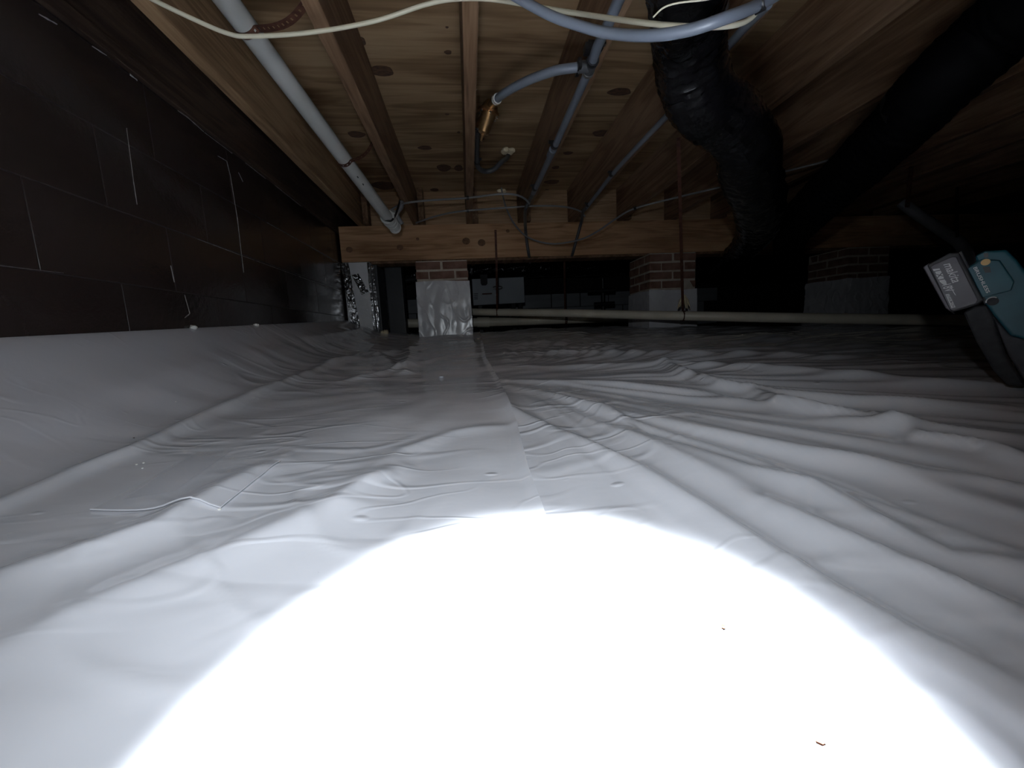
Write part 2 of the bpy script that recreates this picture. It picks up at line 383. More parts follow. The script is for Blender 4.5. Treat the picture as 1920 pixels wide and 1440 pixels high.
def film_h(X, Y, fine=True):
    h = base_h(X, Y)
    wallk = smooth01((X-XW)/0.25)
    far = smooth01((Y-0.7)/1.2)
    h = h+wallk*(0.010+0.012*far)*perlin(X*2.3+5.1, Y*2.3+1.7)
    # wrinkles run mostly across the view further back, on the slant near by
    h = h+wallk*0.011*far*perlin(X*1.6+0.8*Y+9.3, Y*7.5-0.6*X+2.2)
    h = h+wallk*0.0055*far*perlin(X*4.0+3.3, Y*17.0-1.4*X+7.7)
    h = h+wallk*0.0035*perlin((X-0.55*Y)*2.0+2.2, (Y+0.8*X)*6.5+4.1)
    h = h+wallk*0.0005*perlin(X*17+1.2, Y*21+3.4)
    # folds fan out from where the sheets are pinched together
    rx, ry = X-FAN[0], Y-FAN[1]; rr = np.hypot(rx, ry); an = np.arctan2(ry, rx)
    kr = smooth01((rr-0.12)/0.35)*smooth01((rx+0.02)/0.12)*np.clip(1.35-0.35*rr, 0.3, 1)
    f = perlin(an*9.0+3.1, rr*1.1+2.0); f2 = perlin(an*21.0+1.3, rr*1.6+5.0)
    h = h+kr*(0.011*(0.5-np.abs(f))*1.6+0.0055*f2)*np.clip(rr/0.55, 0.3, 1.2)
    kl = smooth01((rr-0.15)/0.4)*smooth01((-rx)/0.15)*wallk
    h = h+kl*0.005*perlin(an*7.0+8.1, rr*1.2+4.0)*np.clip(rr/0.6, 0.3, 1.2)
    # sharp little creases
    c = np.abs(perlin(X*6.0+11.0, Y*9.0+5.0+X*3)); h = h+wallk*0.0015*np.exp(-(c/0.07)**2)*smooth01((perlin(X*2+3, Y*2+8)-0.1)/0.2)
    for pts, a, w1, w2 in FOLDW:
        d, side, t = poly_dist(X, Y, pts)
        w = np.maximum(np.where(side > 0, w1, w2), 0.012+0.010*smooth01((Y-0.6)/0.5))
        h = h+1.5*a*np.exp(-(d/w)**1.6)*np.sin(np.clip(t, 0.02, 0.98)*np.pi)**0.35
    return h
def film_at(x, y):
    """point of the membrane behind a pixel"""
    v = ray(x, y); ts = np.linspace(0.1, 6, 6000); P = v[None, :]*ts[:, None]
    s = P[:, 2]-film_h(P[:, 0], P[:, 1]); i = np.argmax(s < 0) if (s < 0).any() else len(ts)-1
    return P[i]
Yr = np.concatenate([np.linspace(-0.7, 0.05, 60)[:-1], np.linspace(0.05, 1.3, 260)[:-1], np.linspace(1.3, 2.2, 220)[:-1], np.linspace(2.2, 3.2, 120)[:-1], np.linspace(3.2, YBACK-0.02, 70)])
def sheet(xl, xr, nx, lift, name, label, pw=1.0):
    u = np.linspace(0, 1, nx)**pw
    U_, Y_ = np.meshgrid(u, Yr)
    A = xl(Y_); B = xr(Y_); X_ = A+(B-A)*U_
    H = film_h(X_, Y_)+lift(X_, Y_)
    mb = MB(); mb.v = list(map(tuple, np.stack([X_.ravel(), Y_.ravel(), H.ravel()], 1)))
    ny = len(Yr); mb.f = [(j*nx+i, j*nx+i+1, (j+1)*nx+i+1, (j+1)*nx+i) for j in range(ny-1) for i in range(nx-1)]
    o = build(mb, name, M['film'], smooth=False)
    for p in o.data.polygons: p.use_smooth = True
    tag(o, label, 'plastic sheet')
    return o
sheet(lambda Y: XW+0.004+0*Y, lambda Y: seam_x(Y)+0*Y, 190,
      lambda X, Y: 0.004+0.005*np.exp(-((seam_x(Y)-X)/0.009)**2), 'vapor_barrier_sheet',
      'white plastic ground sheet between the dark block wall and the seam, overlapping on top')
sheet(lambda Y: seam_x(Y)-0.10+0*Y, lambda Y: XR-0.01+0*Y, 430,
      lambda X, Y: 0*X-0.002*smooth01((seam_x(Y)-X)/0.02), 'vapor_barrier_sheet',
      'heavily wrinkled white plastic ground sheet right of the seam', pw=1.7)
mb = MB(); gx = np.linspace(XW-0.1, XR, 40); gy = np.linspace(-0.8, YBACK, 40)
GX, GY = np.meshgrid(gx, gy); GH = base_h(GX, GY)-0.05
GH = np.minimum(GH, -0.0)
mb.v = list(map(tuple, np.stack([GX.ravel(), GY.ravel(), GH.ravel()], 1)))
mb.f = [(j*40+i, j*40+i+1, (j+1)*40+i+1, (j+1)*40+i) for j in range(39) for i in range(39)]
struct(build(mb, 'floor', M['soil']), 'earth floor under the plastic sheets')

# clear tape stuck on the sheet at the left
def draped(corners, nu, nv, lift):
    c = [np.array(film_at(*p)) for p in corners]
    mb = MB()
    for j in range(nv+1):
        for i in range(nu+1):
            a, b = i/nu, j/nv
            p = (c[0]*(1-a)+c[1]*a)*(1-b)+(c[3]*(1-a)+c[2]*a)*b
            mb.v.append((p[0], p[1], float(film_h(np.array([p[0]]), np.array([p[1]]))[0])+lift))
    mb.f = [(j*(nu+1)+i, j*(nu+1)+i+1, (j+1)*(nu+1)+i+1, (j+1)*(nu+1)+i) for j in range(nv) for i in range(nu)]
    return mb
o = build(draped([(172, 965), (415, 962), (526, 872), (370, 856)], 30, 30, 0.0062), 'clear_tape_patch', M['tape'], smooth=True)
tag(o, 'wide clear tape patch stuck flat on the white sheet left of the seam', 'tape')
def edge_line(a, b, n=14):
    p0, p1 = film_at(*a), film_at(*b); out = []
    for k in range(n+1):
        q = p0+(p1-p0)*k/n; out.append((q[0], q[1], float(film_h(np.array([q[0]]), np.array([q[1]]))[0])+0.0065))
    return out
eb = MB(); eb.tube(np.array(edge_line((172, 965), (415, 962))), 0.0011, 6); eb.tube(np.array(edge_line((415, 962), (526, 872))), 0.0008, 6)
build(eb, 'raised_edge', M['film'], o, smooth=True)
o = build(draped([(232, 945), (330, 930), (440, 850), (372, 855)], 20, 20, 0.0072), 'clear_tape_patch', M['tape'], smooth=True)
tag(o, 'narrow clear tape strip crossing the upper left of the wide tape patch', 'tape')

# ------------------------------------------------------------------ left block wall
CZ = [-0.37, -0.19, -0.01, 0.174, 0.360, 0.548, 0.752]
mb = MB(); mb.box(XW-0.15, XW-0.0012, -0.8, YBACK, -0.5, 0.752)
wall = struct(build(mb, 'wall_left', M['joint']), 'dark coated concrete block foundation wall')
y_anchor = float(onX(440, 400, XW)[1])
BL = 0.375
for ci in range(2, len(CZ)-1):
    z0, z1 = CZ[ci]+0.0011, CZ[ci+1]-0.0011
    off = y_anchor+(0.5*BL if ci % 2 == 0 else 0.0)
    k0 = math.floor((-0.8-off)/BL)
    for k in range(k0, 40):
        a, b = max(off+k*BL+0.0011, -0.8), min(off+(k+1)*BL-0.0011, YBACK)
        if b-a < 0.02: continue
        m_ = MB(); jj = random.uniform(-0.0004, 0.0004); m_.box(XW-0.06, XW+jj, a, b, z0, z1)
        build(m_, 'concrete_block', M['block'], wall, bevel=0.0008, seg=1)
def smear(pts, w):
    P = resample([onX(x, y, XW+0.0008) for x, y in pts], 0.004); t_ = np.gradient(P, axis=0)
    m_ = MB(); n = len(P)
    for i in range(n):
        d = np.array([0, -t_[i][2], t_[i][1]]); d /= np.linalg.norm(d)+1e-9
        ww = w*(0.35+0.9*abs(float(perlin(P[i][1]*45+P[i][2]*60, P[i][2]*30))))
        m_.v += [tuple(P[i]-d*ww), tuple(P[i]+np.array([0.0012, 0, 0])), tuple(P[i]+d*ww)]
    m_.f = [(i*3+k, i*3+k+1, i*3+k+4, i*3+k+3) for i in range(n-1) for k in range(2)]
    build(m_, 'mortar_smear', M['smear'], wall)
for pts, w in [([(243, 139), (259, 152)], .004), ([(333, 207), (352, 220), (383, 248)], .003), ([(383, 248), (436, 288)], .0014), ([(408, 292), (425, 302), (432, 330)], .003), ([(432, 330), (445, 410), (453, 480)], .002), ([(453, 478), (457, 512)], .004),
               ([(447, 323), (456, 342)], .0035), ([(237, 240), (250, 340)], .0006), ([(250, 340), (257, 385)], .0012), ([(500, 417), (575, 459)], .0012), ([(575, 459), (628, 490)], .0025), ([(320, 498), (327, 530)], .003), ([(346, 553), (356, 588), (345, 597)], .003),
               ([(460, 305), (498, 335)], .002), ([(515, 347), (565, 387)], .0016), ([(72, 26), (108, 46)], .003), ([(172, 86), (200, 104)], .003), ([(370, 448), (450, 478), (560, 518)], .0012), ([(560, 518), (640, 548)], .0022), ([(0, 498), (120, 512)], .0008)]:
    smear(pts, w)
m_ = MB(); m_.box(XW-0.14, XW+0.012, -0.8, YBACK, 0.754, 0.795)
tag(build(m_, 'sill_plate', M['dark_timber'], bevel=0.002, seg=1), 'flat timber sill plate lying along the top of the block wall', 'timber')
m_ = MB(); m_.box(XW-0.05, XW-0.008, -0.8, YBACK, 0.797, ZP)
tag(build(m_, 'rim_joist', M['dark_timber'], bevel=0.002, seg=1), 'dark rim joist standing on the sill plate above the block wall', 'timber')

# ------------------------------------------------------------------ subfloor
ceil = MB(); ceil.box(XW-0.14, XR, -0.8, YBACK, ZP+0.019, ZP+0.05)
ceil = struct(build(ceil, 'ceiling', M['ply']), 'underside of the plywood subfloor')
ys = [-0.8, 0.35, 2.47, 3.70, YBACK]; xs0 = [XW-0.14, 1.38, 3.6, XR]; xs1 = [XW-0.14, 0.26, 2.5, XR]
xs1 = [XW-0.14, 0.4255+0.0, 2.6965, XR]; xs0 = [XW-0.14, 1.5575, 3.45, XR]
panels = []
for j in range(4):
    xx = xs0 if j % 2 else xs1
    for i in range(3):
        m_ = MB(); m_.box(xx[i]+0.0008, xx[i+1]-0.0008, ys[j]+0.0008, ys[j+1]-0.0008, ZP, ZP+0.019)
        panels.append((xx[i], xx[i+1], ys[j], ys[j+1], build(m_, 'plywood_panel', M['ply'], ceil)))
KN = [(715, 133, 24, 10), (840, 98, 7, 4), (1162, 172, 22, 7), (1128, 250, 17, 6), (797, 277, 13, 4), (838, 214, 4, 2), (860, 248, 3, 2), (838, 51, 3, 2),
      (668, 252, 16, 6), (832, 315, 13, 7), (860, 315, 8, 6), (720, 348, 22, 8), (815, 356, 8, 3), (1065, 287, 9, 3), (1025, 357, 5, 2), (1042, 314, 7, 3), (677, 77, 9, 8), (1035, 341, 14, 4), (905, 260, 3, 2)]
for (x, y, rx, ry) in KN:
    c = onZ(x, y, ZP); c2 = onZ(x+rx, y, ZP); c3 = onZ(x, y-ry, ZP)
    a = np.linalg.norm(c2-c); b = np.linalg.norm(c3-c)
    host = [p[4] for p in panels if p[0] <= c[0] <= p[1] and p[2] <= c[1] <= p[3]]
    m_ = MB(); poly = [(a*math.cos(t)*(1+0.12*math.sin(3*t+x)), b*math.sin(t)) for t in np.linspace(0, 2*math.pi, 18)[:-1]]
    m_.prism(poly, (c[0], c[1], ZP-0.0006), np.array([1., 0, 0]), np.array([0, 1., 0]), np.array([0, 0, 1.]), 0, 0.003)
    build(m_, 'knot', M['knot'], host[0] if host else ceil)

# ------------------------------------------------------------------ joists, beam, blocking
ORD = ['first', 'second', 'third', 'fourth', 'fifth', 'sixth', 'seventh', 'eighth', 'ninth', 'tenth', 'eleventh', 'twelfth', 'thirteenth']
for i, x in enumerate(JX):
    m_ = MB(); n = 30; w = 0.041
    yy = np.linspace(-0.8, YB1-0.005, n)
    wob = 0.0025*perlin(yy*1.7+i*9.1, yy*0+i*3.3)
    for k in range(n):
        for (dx, dz) in ((0, ZJ), (w, ZJ), (w, ZP-0.001), (0, ZP-0.001)):
            m_.v.append((x+dx+wob[k], yy[k], dz))
    m_.f = [(k*4+e, k*4+(e+1) % 4, (k+1)*4+(e+1) % 4, (k+1)*4+e) for k in range(n-1) for e in range(4)]+[(0, 1, 2, 3), ((n-1)*4+3, (n-1)*4+2, (n-1)*4+1, (n-1)*4)]
    o = build(m_, 'floor_joist', M['joist_light'] if i == 0 else M['joist'])
    extra = {0: ', paler, left of the white pipe', 1: ', right of the white pipe', 2: ', beside the brass valve', 3: ', carrying the grey water pipe'}.get(i, '')
    tag(o, '%s floor joist from the block wall%s' % (ORD[i], extra), 'joist', 'floor joists in front of the beam')
    bev = o.modifiers.new('bevel', 'BEVEL'); bev.width = 0.003; bev.segments = 2; bev.limit_method = 'ANGLE'
    if i < 10:
        m_ = MB(); m_.box(x+0.047, x+0.0855, YB0-0.05, YBACK, ZJ, ZP-0.001)
        o = build(m_, 'floor_joist', M['joist'], bevel=0.002, seg=1)
        tag(o, 'end of the far joist lapped against the %s joist on top of the beam' % ORD[i], 'joist', 'far joists lapped over the beam')
for i in range(len(JX)-1):
    if i > 8: break
    a, b = JX[i]+0.0865, JX[i+1]-0.001
    m_ = MB(); m_.box(a, b, YB0+0.025, YB0+0.063, ZJ, ZP-0.002)
    o = build(m_, 'blocking_board', M['block_wood'], bevel=0.0015, seg=1)
    tag(o, 'timber blocking on the beam between the %s and %s joists from the wall' % (ORD[i], ORD[i+1]), 'blocking', 'blocking boards on the beam')
beam = thing('support_beam', (2.0, YB0, ZB), 'long built-up timber beam carried on the brick piers', 'beam')
for k in range(3):
    m_ = MB(); m_.box(-0.857, XR, YB0+0.04*k+0.0005, YB0+0.04*(k+1)-0.0005, ZB, ZJ-0.001)
    build(m_, 'beam_board', M['beam'], beam, bevel=0.0025, seg=2)
m_ = MB(); m_.box(-0.66, XR, YB0+0.006, YB1+0.02, ZB-0.018, ZB-0.0005)
build(m_, 'packing_strip', M['joist'], beam, bevel=0.002, seg=1)
for (x, y, r) in [(750, 464, 5), (783, 448, 2.5), (903, 455, 6), (655, 468, 5), (874, 452, 6), (952, 433, 3)]:
    c = onY(x, y, YB0); rr = r*YB0/FPX
    m_ = MB(); m_.prism([(rr*math.cos(t)*1.15, rr*math.sin(t)) for t in np.linspace(0, 2*math.pi, 15)[:-1]], (c[0], YB0, c[2]), np.array([1., 0, 0]), np.array([0, 0, 1.]), np.array([0, -1., 0]), -0.002, 0.0006)
    build(m_, 'knot', M['knot_soft'], beam)

# ------------------------------------------------------------------ brick piers
BH = 0.066
def brick_mesh(lx, ly):
    m_ = MB(); m_.box(-lx/2, lx/2, -ly/2, ly/2, -0.0262, 0.0262)
    me = bpy.data.meshes.new('brick'); me.from_pydata(m_.v, [], m_.f); me.materials.append(M['brick'])
    bm = bmesh.new(); bm.from_mesh(me); bmesh.ops.recalc_face_normals(bm, faces=bm.faces)
    bmesh.ops.bevel(bm, geom=list(bm.edges), offset=0.003, segments=1, affect='EDGES'); bm.to_mesh(me); bm.free()
    return me
BM_X, BM_Y, BM_H = brick_mesh(0.174, 0.09), brick_mesh(0.09, 0.174), brick_mesh(0.09, 0.09)
def pier(x0, y0, zb, wrap_top, label, wl, wrinkle, skew=0.0):
    w = 0.368; x1, y1 = x0+w, y0+w; zt = ZB-0.019
    t = thing('brick_pier', ((x0+x1)/2, (y0+y1)/2, zb-0.05), label, 'pier', 'brick piers under the beam')
    m_ = MB(); m_.box(x0+0.004, x1-0.004, y0+0.004, y1-0.004, zb-0.1, zt)
    build(m_, 'mortar', M['mortar'], t)
    z = zt-0.004-0.0285; ci = 0
    cx, cy = (x0+x1)/2, (y0+y1)/2
    while z > wrap_top-0.05:
        q = 0.0945
        if ci % 2 == 0: spots = [(BM_X, cx-q, y0+0.045), (BM_X, cx+q, y0+0.045), (BM_X, cx-q, y1-0.045), (BM_X, cx+q, y1-0.045), (BM_Y, x0+0.045, cy), (BM_Y, x1-0.045, cy)]
        else: spots = [(BM_Y, x0+0.045, cy-q), (BM_Y, x0+0.045, cy+q), (BM_Y, x1-0.045, cy-q), (BM_Y, x1-0.045, cy+q), (BM_X, cx, y0+0.045), (BM_X, cx, y1-0.045)]
        for me, bx, by in spots:
            b = bpy.data.objects.new('brick', me); COL.objects.link(b); b.parent = t
            b.location = Vector((bx+random.uniform(-.0025, .0025), by+random.uniform(-.002, .002), z+random.uniform(-.0012, .0012)+ZO))-t.location
            b.rotation_euler = (random.uniform(-.012, .012), random.uniform(-.012, .012), random.uniform(-.012, .012))
        z -= BH; ci += 1
    # plastic wrapped round the foot of the pier
    per = []; n = 60
    for (ax, ay, bx, by) in ((x0, y0, x1, y0), (x1, y0, x1, y1), (x1, y1, x0, y1), (x0, y1, x0, y0)):
        for k in range(n): per.append((ax+(bx-ax)*k/n, ay+(by-ay)*k/n))
    nz = 60; m_ = MB(); L = len(per); cx, cy = (x0+x1)/2, (y0+y1)/2
    for j in range(nz+1):
        f = j/nz; zz = wrap_top+(zb-0.04-wrap_top)*f
        for i, (px_, py_) in enumerate(per):
            e = 0.006+0.004*f+wrinkle*(0.4+f)*float(abs(perlin(i*0.082+x0*7, f*3.1+x0)))+wrinkle*0.5*float(perlin(i*0.12+3, f*4+x0*3))
            cr = abs(float(perlin(i*0.06+x0*5+1, f*2.8+x0*2+4))); e += wrinkle*0.45*math.exp(-(cr/0.035)**2)
            ux, uy = px_-cx, py_-cy; mx = max(abs(ux), abs(uy)); s_ = (mx+max(e, 0.003))/mx
            zt_ = zz+(1-f)*(0.004*math.sin(i*0.09+x0)+skew*(px_-x0))
            m_.v.append((cx+ux*s_, cy+uy*s_, zt_))
    m_.f = [(j*L+i, j*L+(i+1) % L, (j+1)*L+(i+1) % L, (j+1)*L+i) for j in range(nz) for i in range(L)]
    o = build(m_, 'plastic_wrap', M['film_wall'], t, smooth=True); o['label'] = wl
    return t
p1 = onY(780, 495, 2.87); p1t = onY(830, 527, 2.87)
pier(-0.345, 2.87, 0.0, p1t[2], 'brick pier nearest the block wall, wrapped in glossy white plastic', 'glossy crinkled white plastic wrapped round the pier foot', 0.006)
pier(1.375, 2.83, -0.03, float(onY(1260, 543, 2.83)[2]), 'brick pier with a plain white wrap behind the long pale pipe, middle of the three', 'plain white plastic wrapped round the pier foot', 0.002)
pier(3.02, 2.83, -0.02, float(onY(1620, 520, 2.83)[2]), 'dim brick pier at far right, left of the cordless tool', 'dull crinkled plastic wrapped round the pier foot', 0.008)

# ------------------------------------------------------------------ foam-board clad pilaster at the wall
pil = thing('wall_pilaster', (-0.76, 2.98, 0.0), 'white foam-board clad pilaster with crinkled foil tape under the beam end', 'pilaster')
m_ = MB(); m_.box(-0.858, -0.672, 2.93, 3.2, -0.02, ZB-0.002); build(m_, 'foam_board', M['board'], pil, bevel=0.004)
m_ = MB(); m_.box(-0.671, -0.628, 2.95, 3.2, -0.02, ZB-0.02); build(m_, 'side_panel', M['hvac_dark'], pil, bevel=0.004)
def foil(poly, y, name='foil_tape', crinkle=0.004, n=26):
    """crinkled strip between two edges, poly = (top-left, top-right, bottom-right, bottom-left) in x/z"""
    m_ = MB(); a, b, c, d = [np.array(p) for p in poly]; nu = 8
    for side in (0, 1):
        for j in range(n+1):
            for i in range(nu+1):
                u, v = i/nu, j/n
                p = (a*(1-u)+b*u)*(1-v)+(d*(1-u)+c*u)*v
                k = crinkle*float(perlin(p[0]*70+side*0, p[1]*55))+crinkle*0.6*float(perlin(p[0]*150, p[1]*130))
                e = 0.003*float(perlin(v*9+3, y*50+i)) if i in (0, nu) else 0
                m_.v.append((p[0]+e, y-abs(k)-0.0015+side*0.001, p[1]))
    q = (nu+1)*(n+1)
    for s_ in (0, 1):
        m_.f += [(s_*q+j*(nu+1)+i, s_*q+j*(nu+1)+i+1, s_*q+(j+1)*(nu+1)+i+1, s_*q+(j+1)*(nu+1)+i) for j in range(n) for i in range(nu)]
    build(m_, name, M['foil'], pil)
foil([(-0.868, 0.55), (-0.815, 0.55), (-0.775, 0.06), (-0.835, 0.03)], 2.929)
foil([(-0.80, 0.465), (-0.755, 0.475), (-0.695, 0.345), (-0.745, 0.325)], 2.928, crinkle=0.006, n=14)
foil([(-0.688, 0.55), (-0.672, 0.55), (-0.668, 0.03), (-0.688, 0.03)], 2.929, crinkle=0.002)
foil([(-0.668, 0.53), (-0.648, 0.53), (-0.646, 0.05), (-0.664, 0.05)], 2.949, crinkle=0.003)
def blob(c, r, name, mat_, parent=None, sq=1.0, seed=0, sub=2):
    bm = bmesh.new(); bmesh.ops.create_icosphere(bm, subdivisions=sub, radius=1.0)
    m_ = MB(); vs = np.array([v.co[:] for v in bm.verts])
    k = 1+0.35*perlin(vs[:, 0]*1.6+seed*3.7, vs[:, 1]*1.6+vs[:, 2]*1.3+seed)+0.2*perlin(vs[:, 0]*3.3+seed, vs[:, 2]*3.3+vs[:, 1])
    vs = vs*k[:, None]*np.array([r, r, r*sq])+np.array(c)
    m_.v = list(map(tuple, vs)); m_.f = [tuple(v.index for v in f.verts) for f in bm.faces]; bm.free()
    return build(m_, name, mat_, parent, smooth=True)
for n_, (x, y, r) in enumerate([(722, 607, 0.020), (716, 611, 0.013)]):
    p = onY(x, y, 2.90)
    tag(blob((p[0], p[1], float(film_h(np.array([p[0]]), np.array([p[1]]))[0])+r*0.8), r, 'foam_lump', M['foam'], seed=n_+2),
        ['larger pale foam lump at the foot of the foil-taped pilaster', 'smaller foam lump left of its neighbour at the pilaster foot'][n_], 'foam')

for n_, (x, y, r) in enumerate([(363, 614, 0.011), (480, 610, 0.012)]):
    p = onX(x, y, XW+0.006)
    tag(blob(p, r, 'foam_lump', M['crumb_pale'], seed=n_+6, sq=0.7), ['white lump where the sheet meets the block wall, nearer the viewer', 'white lump where the sheet meets the block wall, nearer the pilaster'][n_], 'foam')

# ------------------------------------------------------------------ white drain pipe under the joists
def strap(path, wdir, width, name, parent, holes=True, thick=0.0012):
    """perforated hanger band: three columns of cells, every other middle cell is a hole"""
    path = np.array(path); wd = np.array(wdir, float)
    m_ = MB(); cols = [-0.5, -0.18, 0.18, 0.5]; n = len(path)
    for i in range(n):
        w = wd if wd.ndim == 1 else wd[i]
        for c_ in cols: m_.v.append(path[i]+w*width*c_)
    for i in range(n-1):
        for c_ in range(3):
            if c_ == 1 and holes and i % 3 == 1: continue
            m_.f.append((i*4+c_, i*4+c_+1, (i+1)*4+c_+1, (i+1)*4+c_))
    o = build(m_, name, M['rust'], parent)
    so = o.modifiers.new('thickness', 'SOLIDIFY'); so.thickness = thick; so.offset = 0
    return o
A = PD(395, -40, 0.93); B = PD(727, 408, 2.15)
Adir = (B-A)/np.linalg.norm(B-A); A0 = A-Adir*0.6
dp = thing('drain_pipe', B, 'white plastic drain pipe hung between the first two joists', 'pipe')
m_ = MB(); m_.tube(np.linspace(A0, B, 20), 0.030, 28); build(m_, 'pipe', M['pvc'], dp, smooth=True)
side = np.cross(Adir, [0, 0, 1]); side /= np.linalg.norm(side); upv = np.cross(side, Adir)
C1 = B+Adir*0.0
m_ = MB(); m_.tube(np.array([B-Adir*0.004, B+Adir*0.055]), 0.037, 28); build(m_, 'coupling', M['pvc'], dp, smooth=True)
m_ = MB(); m_.tube(np.array([B-Adir*0.010, B-Adir*0.002]), 0.0395, 28); build(m_, 'rim', M['pvc'], dp, smooth=True)
m_ = MB(); m_.tube(np.array([B+Adir*0.030, B+Adir*0.038]), 0.0392, 28); build(m_, 'rim', M['pvc'], dp, smooth=True)
m_ = MB(); m_.tube(np.array([B+Adir*0.05, B+Adir*0.08-upv*0.003, B+Adir*0.115-upv*0.008+side*0.006]), 0.031, 24); build(m_, 'elbow', M['pvc'], dp, smooth=True)
m_ = MB(); m_.tube(np.array([B+Adir*0.066, B+Adir*0.074]), 0.0360, 28); build(m_, 'rim', M['pvc'], dp, smooth=True)
m_ = MB(); m_.tube(np.array([B+Adir*0.106-upv*0.008+side*0.005, B+Adir*0.114-upv*0.008+side*0.005]), 0.0345, 28); build(m_, 'rim', M['pvc'], dp, smooth=True)
m_ = MB(); m_.tube(spline([B+Adir*0.05+upv*0.02, B+Adir*0.06+side*0.012+upv*0.045, B+Adir*0.05+side*0.02+upv*0.06], 5), 0.024, 18); build(m_, 'branch_socket', M['pvc'], dp, smooth=True)
m_ = MB(); m_.tube(spline([B+Adir*0.13+side*0.04+upv*0.02, PD(744, 402, 2.26), PD(752, 388, 2.24), PD(753, 378, 2.24)], 6), 0.013, 16)
build(m_, 'riser', M['wire'], dp, smooth=True)
m_ = MB(); m_.tube(spline([PD(722, 412, 2.12), PD(733, 414, 2.13), PD(741, 404, 2.16), PD(746, 390, 2.2), PD(750, 376, 2.24)], 6), 0.0055, 10)
build(m_, 'black_tie', M['black'], dp, smooth=True)
for (x, y) in ((655, 322), (666, 336)):
    t_ = min(np.linspace(0, 1, 400), key=lambda q: abs((lambda P: 720-FPX*(P@Up)/(P@Fw))(A+(B-A)*q)-y))
    c = A+(B-A)*t_
    m_ = MB(); d_ = -c/np.linalg.norm(c); d_ = d_-Adir*np.dot(d_, Adir); d_ /= np.linalg.norm(d_); o2 = np.cross(Adir, d_)
    m_.frame_box(c+d_*0.0298, Adir, o2, d_, 0.006, 0.0025, 0.0008); build(m_, 'scuff', M['black'], dp)
def pipe_hanger(tq, tgt, label, width=0.020):
    c = A+(B-A)*tq; r = 0.0318
    arc = [c+(side*math.cos(a)+upv*math.sin(a))*r for a in np.radians(np.linspace(150, 338, 24))]
    tgt = np.array(tgt); q = arc[-1]
    bow = [q+(tgt-q)*s_+np.array([0.012, 0, -0.018])*math.sin(math.pi*s_) for s_ in np.linspace(0.04, 1, 12)]
    p = resample(arc+bow, 0.006)
    tan = np.gradient(p, axis=0); tan /= np.linalg.norm(tan, axis=1)[:, None]
    wd = Adir-tan*(tan@Adir)[:, None]; wd /= np.linalg.norm(wd, axis=1)[:, None]
    t = thing('pipe_hanger', c, label, 'hanger', 'straps holding the white drain pipe')
    strap(p, wd, width, 'perforated_strap', t)
    m_ = MB(); e = p[-1]; m_.cyl(e+np.array([-0.004, 0, 0.0]), e+np.array([0.004, 0, 0]), 0.006, seg=10); build(m_, 'nail', M['rust'], t)
def t_at(y): return min(np.linspace(0, 1, 800), key=lambda q: abs((lambda P: 720-FPX*(P@Up)/(P@Fw))(A+(B-A)*q)-y))
pipe_hanger(t_at(48), (JX[1]-0.003, 1.12, 0.845), 'rusty perforated strap on the white pipe where the cream cable crosses')
tq = t_at(297); c_ = A+(B-A)*tq
pipe_hanger(tq, (JX[1]-0.003, c_[1]+0.02, 0.86), 'rusty perforated strap farther along the white pipe, bent towards the second joist', 0.018)

# ------------------------------------------------------------------ cables and water pipes
def line(name, pts, r, mat_, label, cat, n=12, seg=12, closed=True):
    m_ = MB(); m_.tube(spline(pts, n), r, seg); o = build(m_, name, mat_, smooth=True)
    return tag(o, label, cat) if label else o
cz = 0.70
line('electrical_cable', [onZ(180, -60, cz+0.05), onZ(265, -12, cz+0.02), onZ(350, 30, cz), onZ(425, 62, cz-0.012), onZ(470, 68, cz-0.012), onZ(580, 61, cz), onZ(700, 40, cz+0.02), onZ(800, 8, cz+0.05), onZ(860, -2, cz+0.06),
     onZ(930, 0, cz+0.05), onZ(1050, 20, cz-0.03), onZ(1200, 42, 0.56), onZ(1300, 50, 0.51), onZ(1370, 48, 0.50), onZ(1405, 36, 0.51), onZ(1425, 12, 0.53), onZ(1432, -10, 0.56)], 0.0045, M['cable'],
     'cream electrical cable draped across the top of the view', 'cable')
line('electrical_cable', [onZ(1225, 32, 0.50), onZ(1245, 14, 0.50), onZ(1275, 5, 0.50), onZ(1320, 0, 0.50), onZ(1360, -8, 0.51)], 0.0013, M['cable'], 'short thin cream cable lying across the upper black duct', 'cable')
pz = 0.48
wl = thing('water_pipe', onZ(1200, 66, pz), 'blue-grey flexible water pipe sagging below the joists at the top', 'pipe')
m_ = MB(); m_.tube(spline([onZ(860, -70, 0.74), onZ(960, -10, 0.68), onZ(1030, 28, 0.62), onZ(1085, 48, 0.58), onZ(1140, 62, 0.54), onZ(1215, 67, 0.49), onZ(1290, 57, 0.47), onZ(1360, 34, 0.47), onZ(1425, 8, 0.50), onZ(1490, -30, 0.55)], 12), 0.0088, 16)
build(m_, 'pipe', M['pex'], wl, smooth=True)
def clip(c, axis, r, parent, name='pipe_clip', mat_=None):
    axis = np.array(axis)/np.linalg.norm(axis)
    m_ = MB(); m_.tube(np.array([c-axis*0.007, c+axis*0.007]), r*1.28, 16)
    s_ = np.cross(axis, [0, 0, 1]); s_ /= np.linalg.norm(s_)
    m_.frame_box(np.array(c)+np.array([0, 0, r*0.9]), axis, s_, np.array([0, 0, 1.]), 0.006, r*1.9, r*0.35)
    return build(m_, name, mat_ or M['black'], parent, smooth=True)
q = onZ(1425, 8, 0.50); clip(q, onZ(1440, 0, 0.50)-q, 0.0088, wl)

